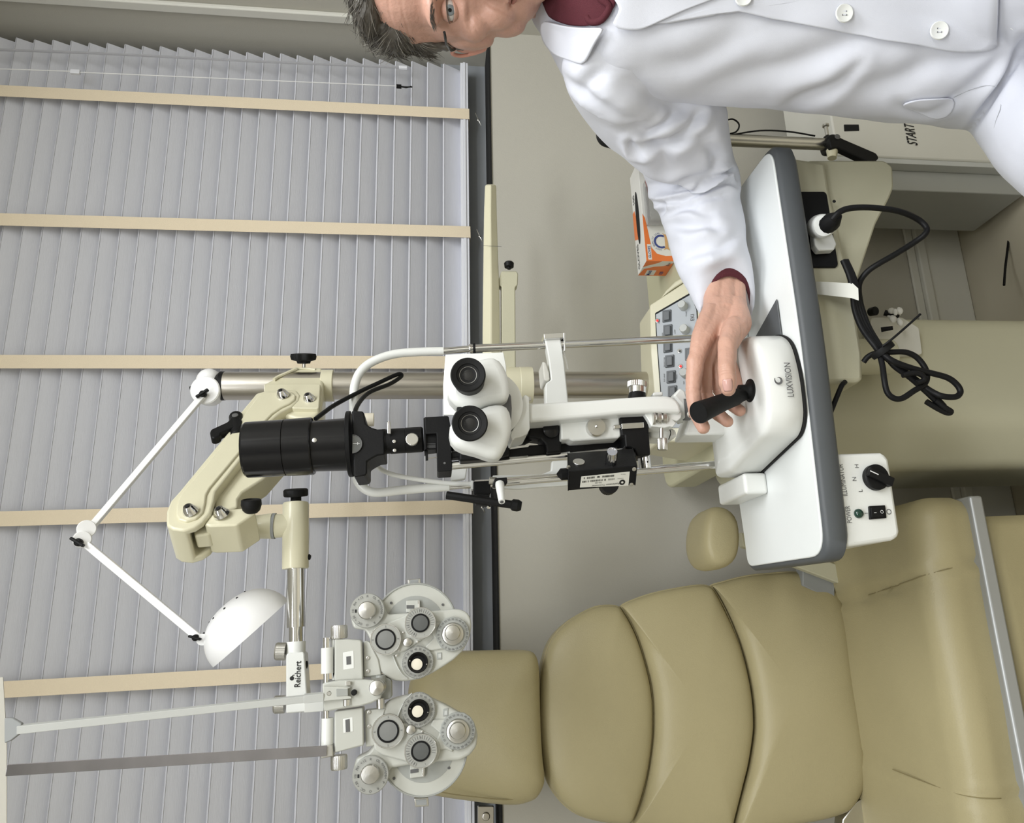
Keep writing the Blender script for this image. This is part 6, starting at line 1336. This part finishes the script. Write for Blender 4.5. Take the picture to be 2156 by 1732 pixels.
# lips
s = MB()
for wv, hh, rr in ((-.0715, .0, .0042), (-.0795, .0, .0050)):
    q = []
    for k in range(15):
        u_ = -.0245+.049*k/14; r_ = fbv.ray_cast(Hd(u_, .17, wv+(.0030 if wv > -.075 else -.0015)*(1-(u_/.0245)**2)-.002*(u_/.0245)**2*(1 if wv > -.075 else -1.5)), -hF)
        if r_[0] is not None: q.append(r_[0]-hF*.0022)
    s.tube(q, [rr*math.sqrt(max(.05, 1-((k-7)/7.4)**2)) for k in range(len(q))], 10, 2)
s.build('lips', mat('lips', (.42, .19, .155), .4, noise_amt=.08, noise_scale=200, sss=.1), pe, angle=180)
# hair: a body of hair and many strands over it
hb_ = MB()
def hhe(u, f, w_, a, b, c): hb_.ell(Hd(u, f, w_), a, b, c, HR, 28, 18)
hhe(0, -.030, .058, .081, .088, .066); hhe(0, -.055, .02, .080, .062, .085); hhe(0, .022, .098, .052, .040, .022)
for sg in (-1, 1): hhe(sg*.052, -.005, .070, .032, .050, .036); hhe(sg*.070, -.016, .030, .012, .040, .034); hhe(sg*.0725, .006, .004, .0055, .011, .032); hhe(sg*.030, .034, .100, .034, .026, .016)
hbm = fuse(hb_, .0026, 4, .5)
c_ = getco(hbm); n2 = getno(hbm)
d2 = np.array([.0035*noise.noise(V((p[0]*28, p[1]*28, p[2]*70)))+.002*noise.noise(V((p[0]*120, p[1]*120, p[2]*200))) for p in c_]); setco(hbm, c_+n2*d2[:, None])
hbv = BVHTree.FromPolygons([V(c) for c in getco(hbm)], [tuple(p.vertices) for p in hbm.polygons])
hair = finish(shift(hbm, pe), 'hair', 'hair', pe, angle=180)
random.seed(5); cnt = 0
for nm, m_, N in (('hair_strands', 'hair', 2600), ('grey_strands', 'hairl', 900)):
    s = MB()
    for k in range(N):
        a, b = random.uniform(0, 2*math.pi), random.uniform(-.15, 1)
        dr = hU*math.cos(a)*math.sqrt(1-b*b)+hF*math.sin(a)*math.sqrt(1-b*b)+hW*b
        o2 = Hd(0, -.015, .045); r_ = hbv.ray_cast(o2+dr*.25, -dr)
        if r_[0] is None: continue
        p, nn = r_[0], r_[1]
        l_ = V(((p-HO).dot(hU), (p-HO).dot(hF), (p-HO).dot(hW)))
        if l_.y > .0 and l_.z < .02 and abs(l_.x) < .066: continue
        flow = (hU*(.9 if l_.x > -.02 else -.9)*(1 if l_.z > .05 else .1)-hF*.55+hW*(.35 if l_.z > .07 else -.7)+V((noise.noise(p*30), noise.noise(p*30+V((9, 0, 0))), noise.noise(p*30+V((0, 9, 0)))))*.9)
        flow = (flow-nn*flow.dot(nn)).normalized(); Lh = random.uniform(.012, .030) if l_.z > .03 else random.uniform(.005, .012)
        lift = random.uniform(.0008, .0035) if l_.z > .03 else .0012
        cv_ = nn.cross(flow)*random.uniform(-.4, .4)
        q = [p-nn*.001, p+flow*Lh*.35+nn*lift, p+flow*Lh*.7+nn*lift*1.1+cv_*Lh*.2, p+flow*Lh+nn*lift*random.uniform(.2, 1.6)+cv_*Lh*.5]
        s.tube(q, [.00055, .0005, .0004, .0001], 3, 0)
    s.build(nm, m_, pe, angle=180)
# dark end of the spectacle arm over the ear
s = MB(); T_ = lambda x, y, D: PD(x, y, D)
s.tube([T_(935.5, 68, .905), T_(938, 82, .92), T_(939.5, 93, .935)], .0016, 8, 3); s.build('spectacle_arm', 'blackg', pe)
s = MB(); s.tube([T_(939, 92, .935), T_(945, 99, .955), T_(950, 104, .965), T_(957, 103, .97)], [.0012, .0020, .0028, .0022], 8, 4); s.build('spectacle_tip', 'blackg', pe)

seam('pocket_seam', [(2008,205),(2040,190),(2075,180),(2098,182)], .0004)
seam('pocket_seam', [(2102,196),(2108,222),(2098,252),(2092,272),(2040,288)], .0004)
